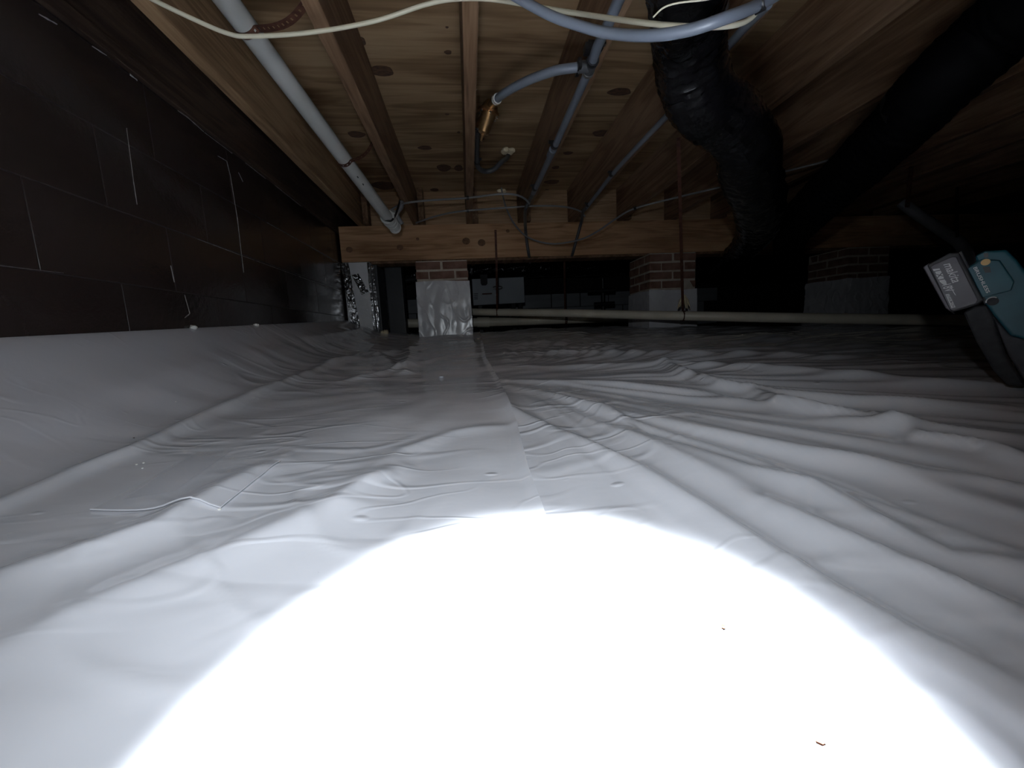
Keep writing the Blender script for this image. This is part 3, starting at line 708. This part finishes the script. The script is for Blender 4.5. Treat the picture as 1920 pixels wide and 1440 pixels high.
# main line clipped under the fourth joist, with a tee feeding the brass valve
zt = ZJ-0.014
t4 = thing('water_pipe', onZ(1100, 130, zt), 'grey water pipe clipped along the underside of the fourth joist', 'pipe')
mp = [onZ(1185, -60, zt-0.03), onZ(1160, 0, zt-0.03), onZ(1138, 50, zt-0.03), onZ(1120, 88, zt-0.022), onZ(1107, 125, zt-0.014), onZ(1085, 175, zt-0.006), onZ(1060, 230, zt), onZ(1038, 280, zt), onZ(1015, 330, zt), onZ(1000, 362, zt)]
m_ = MB(); m_.tube(spline(mp, 10), 0.0135, 18); build(m_, 'pipe', M['pex'], t4, smooth=True)
tee = onZ(1107, 124, zt-0.014); tax = mp[5]-mp[3]; tax /= np.linalg.norm(tax)
bq = onZ(1085, 126, zt-0.016); bax = bq-tee; bax /= np.linalg.norm(bax)
m_ = MB(); m_.tube(np.array([tee-tax*0.034, tee+tax*0.034]), 0.0165, 18); m_.tube(np.array([tee, tee+bax*0.036]), 0.0155, 18); build(m_, 'tee_fitting', M['pex_dark'], t4, smooth=True)
for s_ in (-1, 1):
    m_ = MB(); m_.tube(np.array([tee+tax*0.026*s_-tax*0.005, tee+tax*0.026*s_+tax*0.005]), 0.0182, 18); build(m_, 'crimp_ring', M['black'] if s_ < 0 else M['steel'], t4, smooth=True)
m_ = MB(); m_.frame_box(tee+bax*0.036, bax, tax, np.cross(bax, tax), 0.005, 0.026, 0.012); build(m_, 'crimp_ring', M['black'], t4)
m_ = MB(); m_.frame_box(onZ(1108, 92, zt+0.002), tax, np.cross(tax, [0, 0, 1]), np.array([0, 0, 1.]), 0.016, 0.019, 0.010); build(m_, 'pipe_clip', M['black'], t4, bevel=0.002)
for (x, y) in ((1119, 90), (1040, 272), (1003, 352)):
    c = onZ(x, y, zt); clip(c, (0.0, 1, 0), 0.0135, t4)
m_ = MB(); c = onZ(1036, 282, zt); m_.tube(np.array([c-np.array([0.0, 0.01, 0]), c+np.array([0.0, 0.05, 0])]), 0.0172, 18); build(m_, 'coupling', M['pex'], t4, smooth=True)

vz = 0.85
br = thing('water_pipe', onZ(1000, 150, 0.8), 'curved blue-grey branch pipe from the tee to the brass valve', 'pipe')
bp_ = [tee+bax*0.034, onZ(1040, 133, 0.775), onZ(990, 151, 0.79), onZ(950, 172, 0.81), onZ(930, 187, 0.83)]
m_ = MB(); m_.tube(spline(bp_, 10), 0.0130, 16); build(m_, 'pipe', M['pex'], br, smooth=True)
e1 = np.array(bp_[-1]); ed = e1-np.array(bp_[-2]); ed /= np.linalg.norm(ed)
for k in (0.0, 0.011):
    m_ = MB(); m_.tube(np.array([e1-ed*(0.004+k), e1-ed*(k-0.003)]), 0.0165, 18); build(m_, 'crimp_ring', M['pvc'], br, smooth=True)

# brass pressure valve
vt = thing('pressure_valve', onZ(912, 225, vz), 'brass pressure reducing valve beside the third joist', 'valve')
top = onZ(919, 203, vz+0.02); bot = onY(904, 258, float(top[1])+0.015)
ax_ = bot-top; Lv = np.linalg.norm(ax_); ax_ /= Lv
def lathe(prof, o, a, name, mat_, parent, seg=24):
    pts = np.array([o+a*t for t, r in prof]); m_ = MB(); m_.tube(pts, [r for t, r in prof], seg); return build(m_, name, mat_, parent, smooth=True)
o0 = top-ax_*0.012
lathe([(-0.012, 0.020), (0.0, 0.028), (0.014, 0.033), (0.026, 0.035)], o0, ax_, 'valve_body', M['brass'], vt)
lathe([(0.024, 0.043), (0.034, 0.043)], o0, ax_, 'flange', M['brass'], vt)
lathe([(0.034, 0.029), (0.045, 0.028), (0.088, 0.024), (0.102, 0.021), (0.106, 0.012)], o0, ax_, 'bonnet', M['brass'], vt)
lathe([(0.100, 0.008), (0.112, 0.008), (0.114, 0.0045), (0.132, 0.0045)], o0, ax_, 'adjusting_screw', M['brass'], vt, 12)
px_ = np.cross(ax_, [0, 1, 0]); px_ /= np.linalg.norm(px_); py_ = np.cross(ax_, px_)
for k in range(6):
    a = k*math.pi/3+0.3; d = (px_*math.cos(a)+py_*math.sin(a))*0.0365
    m_ = MB(); m_.cyl(o0+ax_*0.033+d, o0+ax_*0.040+d, 0.0048, seg=6); build(m_, 'bolt', M['steel'], vt)
m_ = MB(); m_.tube(np.array([o0+ax_*0.006, o0*0.35+e1*0.65, e1-ed*0.01]), 0.017, 16); build(m_, 'inlet', M['brass'], vt, smooth=True)
out = onZ(897, 234, vz+0.03)
m_ = MB(); m_.tube(np.array([o0+ax_*0.012, out]), 0.015, 16); build(m_, 'outlet', M['brass'], vt, smooth=True)
dn = thing('water_pipe', out, 'dark grey pipe dropping from the valve and hooking up through the plywood', 'pipe')
foamc = onZ(951, 284, ZP-0.004)
m_ = MB(); m_.tube(spline([out+np.array([0.004, 0, 0.004]), onZ(895, 242, vz+0.03), onZ(894, 270, vz+0.035), onZ(894, 300, vz+0.035), onZ(897, 314, vz+0.03), onZ(908, 321, vz+0.03), onZ(925, 318, vz+0.04), onZ(940, 304, vz+0.08), foamc+np.array([0, 0, -0.03]), foamc+np.array([0, 0, 0.01])], 8), 0.0125, 16)
build(m_, 'pipe', M['pex_dark'], dn, smooth=True)
c = onZ(894.5, 303, vz+0.035); clip(c, (0, 1, 0), 0.0125, dn)
c = onZ(896, 240, vz+0.03); clip(c, (0, 1, -0.1), 0.0125, dn, 'crimp_ring')
def foam_spot(x, y, r, label, seed):
    c = onZ(x, y, ZP-0.002); t = thing('sealing_foam', (c[0], c[1], ZP-0.02), label, 'foam', 'foam plugs in the plywood')
    for k in range(4):
        a = k*1.6+seed; blob((c[0]+r*0.65*math.cos(a), c[1]+r*0.5*math.sin(a), ZP-r*0.25), r*0.62, 'foam_lump', M['foam'], t, 0.6, seed+k)
foam_spot(952, 281, 0.034, 'lumpy cream foam where the hooked pipe enters the plywood', 1)
foam_spot(941, 357, 0.030, 'cream foam patch near the beam where a thin cable drops', 2)
foam_spot(890, 168, 0.008, 'small foam dab on the right side of the third joist', 3)
foam_spot(742, 378, 0.024, 'foam plug where the small riser meets the plywood by the second joist', 4)

# second line under the fifth joist
zf = ZJ-0.012
t5 = thing('water_pipe', onZ(1160, 310, zf), 'thin grey water pipe clipped under the fifth joist', 'pipe')
m_ = MB(); m_.tube(spline([onZ(1440, 8, zf-0.1), onZ(1380, 70, zf-0.06), onZ(1290, 175, zf-0.03), onZ(1240, 228, zf-0.012), onZ(1200, 270, zf), onZ(1150, 325, zf), onZ(1115, 370, zf), onZ(1098, 392, zf)], 10), 0.0105, 16)
build(m_, 'pipe', M['pex'], t5, smooth=True)
for (x, y) in ((1147, 326), (1102, 384)): clip(onZ(x, y, zf), (0.0, 1, 0), 0.0105, t5)

# pipes that drop in front of the beam and go under it
line('water_pipe', [onZ(1002, 358, zt), onZ(992, 378, zt-0.005), onZ(985, 395, 0.745), PD(985, 425, 2.76), PD(988, 455, 2.80), PD(992, 480, 2.85), PD(994, 492, 3.05)], 0.011, M['pex_dark'], 'dark pipe bending down over the beam below the fourth joist', 'pipe')
line('water_pipe', [onZ(1100, 388, zf), onZ(1093, 398, zf-0.005), PD(1090, 415, 2.72), PD(1082, 445, 2.78), PD(1074, 474, 2.84), PD(1070, 486, 3.05)], 0.0105, M['pex_dark'], 'dark pipe bending down over the beam below the fifth joist', 'pipe')
zc = ZJ-0.006
ca = thing('grey_cable', onZ(877, 370, zc), 'upper grey cable strung across the joists in front of the beam', 'cable')
m_ = MB(); m_.tube(spline([PD(722, 402, 2.30), PD(742, 388, 2.30), onZ(760, 381, zc-0.02), onZ(800, 376, zc-0.004), onZ(877, 371, zc), onZ(935, 364, zc), onZ(965, 365, zc), onZ(983, 372, zc-0.01), onZ(993, 382, zc-0.03)], 10), 0.0058, 10)
build(m_, 'cable', M['wire'], ca, smooth=True); clip(onZ(877, 371, zc), (1, 0, 0), 0.008, ca, 'cable_staple')
cb = thing('grey_cable', onZ(877, 394, zc), 'lower grey cable strung across the joists in front of the beam', 'cable')
m_ = MB(); m_.tube(spline([onZ(780, 418, zc), onZ(812, 407, zc-0.006), onZ(845, 399, zc-0.003), onZ(877, 395, zc), onZ(940, 390, zc), onZ(1010, 386, zc), onZ(1060, 388, zc), onZ(1088, 396, zc), onZ(1097, 406, zc-0.03)], 10), 0.0055, 10)
build(m_, 'cable', M['wire'], cb, smooth=True); clip(onZ(877, 395, zc), (1, 0, 0), 0.008, cb, 'cable_staple')
cc = thing('grey_cable', PD(1040, 456, 2.6), 'grey cable hanging in a long loop in front of the beam', 'cable')
m_ = MB(); m_.tube(spline([onZ(940, 352, ZP), onZ(943, 368, ZP-0.06), PD(950, 392, 2.68), PD(966, 422, 2.68), PD(992, 446, 2.68), PD(1035, 457, 2.66), PD(1085, 450, 2.60), PD(1120, 434, 2.52), PD(1155, 410, 2.4), PD(1190, 391, 2.3), PD(1270, 370, 2.2), PD(1355, 350, 2.05), PD(1470, 322, 1.95), PD(1565, 298, 1.85), PD(1700, 262, 1.75)], 10), 0.0055, 10)
build(m_, 'cable', M['wire'], cc, smooth=True)
for (x, y, d) in ((1190, 391, 2.3), (1355, 350, 2.05), (1557, 300, 1.86)): clip(PD(x, y, d), PD(x+5, y-1.5, d)-PD(x, y, d), 0.0075, cc, 'cable_staple')

# ------------------------------------------------------------------ black flexible ducts
def flex_duct(path, rad, name, label, n=10, seg=40, crease=0.010, pitch=0.027, seed=0, film='duct_dull'):
    p = spline(path, n); p = resample(p, 0.009)
    s = np.arange(len(p))*0.009; th = np.linspace(0, 2*np.pi, seg, endpoint=False)
    SS, TT = np.meshgrid(s, th, indexing='ij')
    r0 = np.interp(np.linspace(0, 1, len(p)), np.linspace(0, 1, len(rad)), rad)[:, None]
    R_ = r0+0.0018*np.sin(2*np.pi*SS/pitch+TT)
    R_ = R_+crease*perlin(np.cos(TT)*1.6+seed+4, SS*9+np.sin(TT)*1.6)+crease*0.5*perlin(np.cos(TT)*3.5+seed, SS*22+np.sin(TT)*3.5+9)
    c = np.abs(perlin(np.cos(TT)*2.2+seed*2+1, SS*14+np.sin(TT)*2.2)); R_ = R_-crease*0.5*np.exp(-(c/0.06)**2)
    m_ = MB(); m_.tube(p, R_, seg)
    t = thing(name, p[len(p)//2]-np.array([0, 0, float(np.mean(r0))]), label, 'duct')
    build(m_, 'duct_sleeve', M[film], t, smooth=True)
    return t, p
d1, dpth = flex_duct([PD(1283, -190, 0.62), PD(1287, -60, 0.68), PD(1288, 40, 0.80), PD(1292, 125, 0.90), PD(1320, 190, 0.97), PD(1372, 232, 1.03), PD(1398, 275, 1.10), PD(1408, 330, 1.24), PD(1424, 385, 1.48), PD(1420, 430, 1.95), PD(1392, 468, 2.5), PD(1355, 500, 3.1), PD(1345, 504, 3.5)],
          [0.074, 0.076, 0.080, 0.083, 0.088, 0.093, 0.086, 0.082, 0.08, 0.08, 0.08, 0.08], 'flexible_duct', 'glossy black flexible duct kinked below the joists right of the water pipes', seed=1, film='duct')
d2, dpth2 = flex_duct([PD(2080, -110, 0.78), PD(1975, -30, 0.84), PD(1870, 58, 0.94), PD(1765, 153, 1.03), PD(1690, 232, 1.16), PD(1590, 328, 1.42), PD(1512, 402, 1.72), PD(1482, 446, 2.2), PD(1478, 497, 3.0), PD(1478, 502, 3.5)],
          [0.088, 0.088, 0.087, 0.084, 0.082, 0.08, 0.08, 0.08], 'flexible_duct', 'straight black flexible duct slanting up to the top right corner', crease=0.006, seed=5)
c = PD(1700, 205, 1.12); dirn = PD(1765, 153, 1.03)-PD(1690, 232, 1.16); dirn /= np.linalg.norm(dirn)
m_ = MB(); cc_ = PD(1722, 196, 1.10); m_.tube(np.array([cc_-dirn*0.010, cc_+dirn*0.010]), 0.089, 36); build(m_, 'clamp_band', M['black'], d2, smooth=True)
flex_duct([PD(1315, 505, 4.5), PD(1370, 508, 4.4), PD(1430, 505, 4.3), PD(1510, 490, 4.4), PD(1580, 475, 4.8)], [0.13, 0.13, 0.13], 'flexible_duct', 'thick black duct lying low behind the beam between the two right piers', crease=0.012, seed=8)
flex_duct([PD(775, 518, 4.6), PD(820, 514, 4.6), PD(900, 506, 4.6), PD(1000, 502, 4.6), PD(1120, 500, 4.7), PD(1190, 496, 4.9)], [0.11, 0.11, 0.11], 'flexible_duct', 'black flexible duct running above the grey cabinet behind the beam', crease=0.014, seed=11, film='duct')
_q = PD(741, 529, 4.2)
line('drain_pipe', [np.array([XW-0.0, _q[1], _q[2]-0.01]), PD(755, 527, 4.2), PD(785, 522, 4.2), PD(840, 516, 4.2)], 0.03, M['hvac_dark'], 'dim dark pipe glimpsed left of the wrapped brick pier', 'pipe')

# ------------------------------------------------------------------ long pale drain pipes near the floor
pp = spline([PD(800, 581, 3.45), PD(900, 585, 3.28), PD(1060, 587, 2.95), PD(1200, 590.5, 2.66), PD(1300, 592.5, 2.46), PD(1550, 597, 2.24), PD(1805, 600.5, 2.06), PD(1960, 603, 1.95)], 10)
lp = thing('drain_pipe', pp[len(pp)//2], 'long pale drain pipe hung low across the right half', 'pipe')
m_ = MB(); m_.tube(pp, 0.0300, 24); build(m_, 'pipe', M['pvc_old'], lp, smooth=True)
p2 = [PD(722, 608, 3.38), PD(745, 606.5, 3.40), PD(890, 604.5, 3.50), PD(1060, 599, 3.62), PD(1260, 592, 3.8)]
lp2 = thing('drain_pipe', p2[2], 'lower pale drain pipe behind the near brick pier, close to the floor', 'pipe')
m_ = MB(); m_.tube(spline(p2, 8), 0.040, 24); build(m_, 'pipe', M['pvc_old'], lp2, smooth=True)
c = np.array(PD(905, 604, 3.51)); dr = np.array(p2[2])-np.array(p2[1]); dr /= np.linalg.norm(dr)
m_ = MB(); m_.tube(np.array([c-dr*0.05, c+dr*0.06]), 0.046, 24); build(m_, 'coupling', M['pvc_old'], lp2, smooth=True)
def long_hanger(top, bottom, r, label, via=None):
    t = thing('pipe_hanger', bottom, label, 'hanger', 'rusty straps holding the low pipes')
    top = np.array(top); b = np.array(bottom)
    p = resample([top]+([np.array(via)] if via is not None else [])+[b, b], 0.009)
    strap(p, np.array([0.97, -0.24, 0]), 0.016, 'perforated_strap', t, holes=False)
    arc = [b+np.array([0, -math.sin(a)*r*1.05, -r+math.cos(a)*r*1.05]) for a in np.linspace(0, math.pi*1.25, 20)]
    strap(resample(arc, 0.006), np.array([1.0, 0, 0]), 0.022, 'strap_loop', t)
    m_ = MB(); m_.cyl(top+np.array([0, 0.004, -0.01]), top+np.array([0, -0.006, -0.01]), 0.006, seg=10); build(m_, 'nail', M['rust'], t)
    return t
def pip(x, path):
    k = np.argmin([abs((960+FPX*(P@Rt)/(P@Fw))-x) for P in path]); return np.array(path[k])
fine = spline(pp, 6)
b = pip(932, fine)+np.array([0, 0, 0.031]); long_hanger(onY(929, 431, YB0-0.008), b, 0.031, 'rusty strap nailed to the beam right of the nearest pier, holding the pipe', via=onY(931, 492, YB0-0.012))
b = pip(1280, fine)+np.array([0, 0, 0.031]); hh = long_hanger(onZ(1272, 258, ZJ), b, 0.031, 'long rusty strap hanging from a joist in front of the middle brick pier')
cfo = b+np.array([0, -0.01, 0.055])
m_ = MB()
for k in range(9):
    a = k*0.7; m_.tube(np.array([cfo+np.array([0.0, 0, 0.045]), cfo+np.array([0.024*math.cos(a), 0.010*math.sin(a), 0.01]), cfo+np.array([0.042*math.cos(a), 0.014*math.sin(a), -0.030-0.012*math.sin(k*2.1)])]), [0.007, 0.009, 0.003], 6)
tag(build(m_, 'rag_knot', M['foam'], smooth=True), 'ragged tan scrap tied round the strap above the pale pipe', 'rag')
fine2 = spline(p2, 30)
b = pip(1060, fine2)+np.array([0, 0, 0.041]); long_hanger(PD(1058, 490, 3.2), b, 0.041, 'dark strap from behind the beam holding the lower pale pipe')

# ------------------------------------------------------------------ beyond the beam: cabinet, back wall
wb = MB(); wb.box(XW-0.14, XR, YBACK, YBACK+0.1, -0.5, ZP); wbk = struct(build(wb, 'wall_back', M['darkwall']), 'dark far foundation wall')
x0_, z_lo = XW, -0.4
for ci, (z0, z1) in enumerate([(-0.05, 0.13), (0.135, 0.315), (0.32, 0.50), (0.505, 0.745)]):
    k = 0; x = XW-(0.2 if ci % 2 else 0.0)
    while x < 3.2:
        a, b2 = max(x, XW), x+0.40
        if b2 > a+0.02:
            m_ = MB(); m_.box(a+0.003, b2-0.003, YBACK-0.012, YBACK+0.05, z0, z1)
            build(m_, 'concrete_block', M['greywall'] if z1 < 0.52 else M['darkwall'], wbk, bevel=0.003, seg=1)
        x = x+0.406
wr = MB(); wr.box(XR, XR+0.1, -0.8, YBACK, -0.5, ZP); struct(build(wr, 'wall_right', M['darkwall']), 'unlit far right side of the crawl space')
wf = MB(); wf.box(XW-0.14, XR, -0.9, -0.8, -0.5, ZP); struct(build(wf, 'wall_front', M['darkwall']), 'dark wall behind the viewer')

dc = 4.05
TL, TR_, BL_ = PD(884, 523, dc), PD(982, 519, dc+0.12), PD(886, 573, dc)
ax = TR_-TL; wv = np.linalg.norm(ax); ax /= wv; az_ = np.array([0, 0, 1.]); ay = np.cross(az_, ax)
hv = TL[2]-BL_[2]; cc0 = (TL+TR_)/2-az_*hv/2
ac = thing('air_handler', cc0-az_*hv/2, 'grey metal air handler cabinet with a chrome handle behind the beam', 'air handler')
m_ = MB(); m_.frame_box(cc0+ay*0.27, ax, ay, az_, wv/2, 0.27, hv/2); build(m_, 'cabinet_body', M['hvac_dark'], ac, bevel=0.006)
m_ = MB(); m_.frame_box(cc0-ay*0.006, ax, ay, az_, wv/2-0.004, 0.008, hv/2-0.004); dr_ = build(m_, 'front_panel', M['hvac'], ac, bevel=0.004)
hc = PD(932, 540, dc)-ay*0.02
m_ = MB(); m_.tube(np.array([hc+ax*0.05*math.cos(a)+az_*0.016*math.sin(a)-ay*0.006 for a in np.linspace(0, 2*math.pi, 30)]), 0.005, 8, caps=False); build(m_, 'handle', M['steel'], dr_, smooth=True)
m_ = MB(); m_.frame_box(PD(913, 551, dc)-ay*0.012, ax, ay, az_, 0.052, 0.003, 0.006); build(m_, 'rating_label', M['rust'], dr_)
for k in range(4):
    m_ = MB(); m_.frame_box(PD(892, 551+k*3.2, dc)-ay*0.012, ax, ay, az_, 0.022, 0.002, 0.003); build(m_, 'louver', M['hvac_dark'], dr_)
for xx in (900, 962, 975):
    c = PD(xx, 577, dc+0.1); zf_ = float(film_h(np.array([c[0]]), np.array([c[1]]))[0])-0.01; hz_ = (BL_[2]+0.005-zf_)/2; m_ = MB(); m_.frame_box(np.array([c[0], c[1], zf_+hz_]), ax, ay, az_, 0.02, 0.02, hz_); build(m_, 'foot', M['black'], ac)
m_ = MB(); c = PD(906, 525, dc)-ay*0.035; m_.prism([(-0.035, 0.05), (0.04, 0.05), (0.036, -0.045), (0.02, -0.06), (-0.02, -0.058), (-0.032, -0.04)], c, ax, az_, ay, -0.006, 0.006)
tag(build(m_, 'hanging_flap', M['rubber']), 'dark flap hanging over the top edge of the grey cabinet', 'flap')
# strut behind: dark upright with two cross bars in front of the grey back wall
st = thing('pipe_stand', PD(1130, 578, 4.4), 'black upright stand with two cross bars against the grey back wall', 'stand')
m_ = MB(); a = PD(1130, 522, 4.4); b2 = np.array([a[0], a[1], float(film_h(np.array([a[0]]), np.array([a[1]]))[0])-0.005]); m_.cyl(a, b2, 0.024); build(m_, 'upright', M['black'], st, smooth=True)
for (xa, xb, y) in ((1102, 1153, 546), (1114, 1152, 571)):
    m_ = MB(); m_.cyl(PD(xa, y, 4.38), PD(xb, y-2, 4.38), 0.024); build(m_, 'cross_bar', M['black'], st, smooth=True)
# black post right of the pilaster
m_ = MB(); m_.box(-0.63, -0.50, 3.22, 3.34, 0.03, ZB+0.2); m_.box(-0.645, -0.485, 3.21, 3.35, 0.0, 0.04)
tag(build(m_, 'steel_post', M['hvac_dark'], bevel=0.006), 'black post just right of the foil-taped pilaster', 'post')

# pale pipe and strap hanging in the dark on the right
line('drain_pipe', [PD(1690, 380, 2.35), PD(1725, 405, 2.3), PD(1770, 435, 2.2), PD(1803, 460, 2.1), PD(1818, 500, 2.05), PD(1820, 570, 2.05)], 0.028, M['wire'], 'pale pipe bending down in the dark behind the cordless tool', 'pipe')
tt = thing('pipe_hanger', PD(1703, 390, 2.2), 'pale strap hanging from a joist right of the slanting duct', 'hanger')
a = np.array(PD(1709, 312, 2.2)); b = np.array(PD(1701, 388, 2.2)); strap([a+(b-a)*k/24 for k in range(25)], np.array([0.95, -0.2, 0]), 0.026, 'strap_band', tt)
line('hanger_rod', [onZ(1795, 352, ZJ-0.002), PD(1795, 420, 2.15), PD(1795, 470, 2.12)], 0.007, M['black'], 'thin dark rod hanging in front of the pale bent pipe', 'rod')

# ------------------------------------------------------------------ cordless tool at the right edge
dT = 0.80
def frame_at(px):  # directions in the plane that faces the viewer at the tool
    n = -ray(*px); n /= np.linalg.norm(n)
    return n
nT = frame_at((1850, 570)); oT = PD(1850, 570, dT)
aX = Rt-nT*np.dot(Rt, nT); aX /= np.linalg.norm(aX); aY = np.cross(nT, aX)
def tp(x, y):   # pixel -> coordinates in the tool's plane
    v = ray(x, y); P = v*(np.dot(oT, nT)/np.dot(v, nT)); q = P-oT; return (float(np.dot(q, aX)), float(np.dot(q, aY)))
floor_pt = film_at(1905, 722)
tool = thing('cordless_tool', (floor_pt[0], floor_pt[1], floor_pt[2]), 'teal cordless power tool with grey battery pack leaning at the right edge', 'power tool')
def tpart(poly, h0, h1, name, mat_, parent, bevel=0.004, seg=3):
    m_ = MB(); m_.prism([tp(*p) for p in poly][::-1], oT, aX, aY, nT, h0, h1); return build(m_, name, mat_, parent, bevel=bevel, seg=seg, smooth=True)
body = tpart([(1812, 503), (1832, 490), (1828, 480), (1846, 470), (1888, 468), (1908, 488), (1940, 530), (1990, 640), (1925, 637), (1895, 630), (1862, 590), (1845, 565), (1838, 556)], -0.045, 0.000, 'housing', M['teal'], tool, 0.006)
cap = tpart([(1814, 504), (1840, 486), (1875, 488), (1890, 510), (1902, 528), (1896, 545), (1842, 558)], -0.004, 0.006, 'side_cover', M['teal'], tool, 0.003)
bat = tpart([(1738, 497), (1780, 474), (1798, 473), (1846, 563), (1836, 571), (1784, 586)], -0.052, 0.004, 'battery_pack', M['battery'], tool, 0.006)
face = tpart([(1745, 501), (1752, 496), (1787, 481), (1794, 482), (1834, 562), (1830, 569), (1788, 582), (1781, 580)], 0.002, 0.0065, 'battery_face', M['battery_face'], bat, 0.002)
tpart([(1729, 500), (1742, 492), (1790, 590), (1772, 578)], -0.055, -0.012, 'latch_side', M['battery_face'], bat, 0.004)
tpart([(1796, 474), (1803, 470), (1852, 566), (1846, 572)], -0.045, 0.0, 'terminal_rail', M['rubber'], bat, 0.002)
tpart([(1806, 586), (1830, 572), (1852, 572), (1862, 592), (1888, 668), (1925, 725), (1890, 724), (1862, 695), (1830, 640)], -0.050, -0.004, 'handle', M['rubber'], tool, 0.008)
tpart([(1858, 588), (1895, 628), (1930, 640), (1990, 645), (1990, 720), (1925, 722), (1892, 668)], -0.052, -0.010, 'grip', M['grip'], tool, 0.006)
# details
def disc(x, y, r, h0, h1, name, mat_, parent):
    c = tp(x, y); m_ = MB(); m_.prism([(c[0]+r*math.cos(t), c[1]+r*math.sin(t)) for t in np.linspace(0, 2*math.pi, 21)[:-1]], oT, aX, aY, nT, h0, h1); return build(m_, name, mat_, parent, smooth=True)
disc(1848, 492, 0.0065, 0.004, 0.0075, 'indicator_dot', M['orange'], cap)
disc(1861, 565, 0.0085, -0.002, 0.0025, 'screw_boss', M['rubber'], body)
c = tp(1861, 565); m_ = MB(); m_.tube(np.array([oT+aX*(c[0]+0.0085*math.cos(t))+aY*(c[1]+0.0085*math.sin(t))+nT*0.0028 for t in np.radians(np.linspace(60, 200, 16))]), 0.0011, 6); build(m_, 'bright_arc', M['print'], body, smooth=True)
tpart([(1844, 475), (1853, 474), (1853, 483), (1845, 483)], -0.001, 0.0015, 'vent_slot', M['black'], body, 0.0)
tpart([(1842, 501), (1856, 500), (1858, 511), (1847, 512)], 0.004, 0.0072, 'vent_slot', M['hvac_dark'], cap, 0.0)
def lettering(text, p0, p1, size, h, parent, mat_, shear=0.0, squeeze=1.0):
    """flat print: runs from pixel p0 towards p1 (baseline)"""
    a = tp(*p0); b = tp(*p1); d = np.array(b)-np.array(a); Ld = np.linalg.norm(d); d /= Ld
    fx = aX*d[0]+aY*d[1]; fy = np.cross(nT, fx)
    cu = bpy.data.curves.new('lettering', 'FONT'); cu.body = text; cu.size = size; cu.shear = shear; cu.extrude = 0.0002; cu.offset = size*0.012
    cu.materials.append(mat_)
    tmp = bpy.data.objects.new('tmp', cu); COL.objects.link(tmp)
    me = bpy.data.meshes.new_from_object(tmp.evaluated_get(bpy.context.evaluated_depsgraph_get()))
    bpy.data.objects.remove(tmp); bpy.data.curves.remove(cu)
    if not me.materials: me.materials.append(mat_)
    o = bpy.data.objects.new('lettering', me); COL.objects.link(o); o.parent = parent
    bpy.context.view_layer.update()
    wdt = max(o.dimensions.x, 1e-4); sx = Ld/wdt
    org = oT+aX*a[0]+aY*a[1]+nT*h
    l = Vector(org)+Vector((0, 0, ZO))-root_loc(parent)
    o.matrix_local = Matrix(((fx[0]*sx, fy[0], nT[0], l.x), (fx[1]*sx, fy[1], nT[1], l.y), (fx[2]*sx, fy[2], nT[2], l.z), (0, 0, 0, 1)))
    return o
lettering('makita', (1769, 496), (1786.5, 531), 0.0195, 0.0068, face, M['print'], 0.25)
strip_ = tpart([(1749, 505), (1762, 503.5), (1774, 526), (1776, 535), (1769, 534), (1763, 529)], 0.0060, 0.0067, 'print_block', M['print'], face, 0.0)
lettering('LXT', (1750.5, 508), (1763.5, 530), 0.0135, 0.0069, strip_, M['battery_face'], 0.25)
lettering('18V', (1766, 534), (1773, 548), 0.0185, 0.0068, face, M['print'], 0.2)
tpart([(1781, 537), (1784, 539), (1793.5, 555), (1790, 552)], 0.0060, 0.0067, 'print_stroke', M['print'], face, 0.0)
s2 = tpart([(1773, 552), (1780, 551), (1792, 576), (1784.5, 578)], 0.0060, 0.0067, 'print_block', M['print'], face, 0.0)
lettering('LITHIUM-ION', (1775, 553.5), (1786, 576.5), 0.0058, 0.0069, s2, M['battery_face'], 0.0)
lettering('BRUSHLESS', (1824.5, 502), (1849.5, 549.5), 0.0072, 0.0063, cap, M['print'], 0.0)

# ------------------------------------------------------------------ crumbs on the sheet
def crumb(x, y, r, m_, label):
    p = film_at(x, y); o = blob((p[0], p[1], p[2]+0.004+r*0.3), r, 'crumb', m_, None, 0.6, x*0.1, 1); tag(o, label, 'crumb', 'crumbs on the plastic sheet')
crumb(1356, 1186, 0.0016, M['crumb_orange'], 'orange crumb in the bright pool of light right of centre')
crumb(1538, 1403, 0.0022, M['crumb_orange'], 'orange crumb near the bottom edge in the bright pool')
crumb(252, 826, 0.0018, M['crumb_dark'], 'lone dark crumb left, just above the long fold')
crumb(886, 1163, 0.0007, M['crumb_dark'], 'tiny dark crumb in the middle of the bright pool')
crumb(598, 1082, 0.0007, M['crumb_dark'], 'tiny dark crumb at the left rim of the bright pool')
crumb(828, 710, 0.008, M['film'], 'round pale button-like bump in front of the nearest pier')
for (x, y, l) in [(257, 876, 'upper'), (270, 873, 'middle'), (268, 883, 'lower')]:
    crumb(x, y, 0.0016, M['crumb_pale'], '%s of three pale crumbs beside the long fold at left' % l)
crumb(330, 757, 0.0018, M['crumb_pale'], 'single pale crumb on the sheet between the wall and the long fold')
crumb(413, 962, 0.0022, M['crumb_pale'], 'bright speck at the lower right corner of the clear tape')
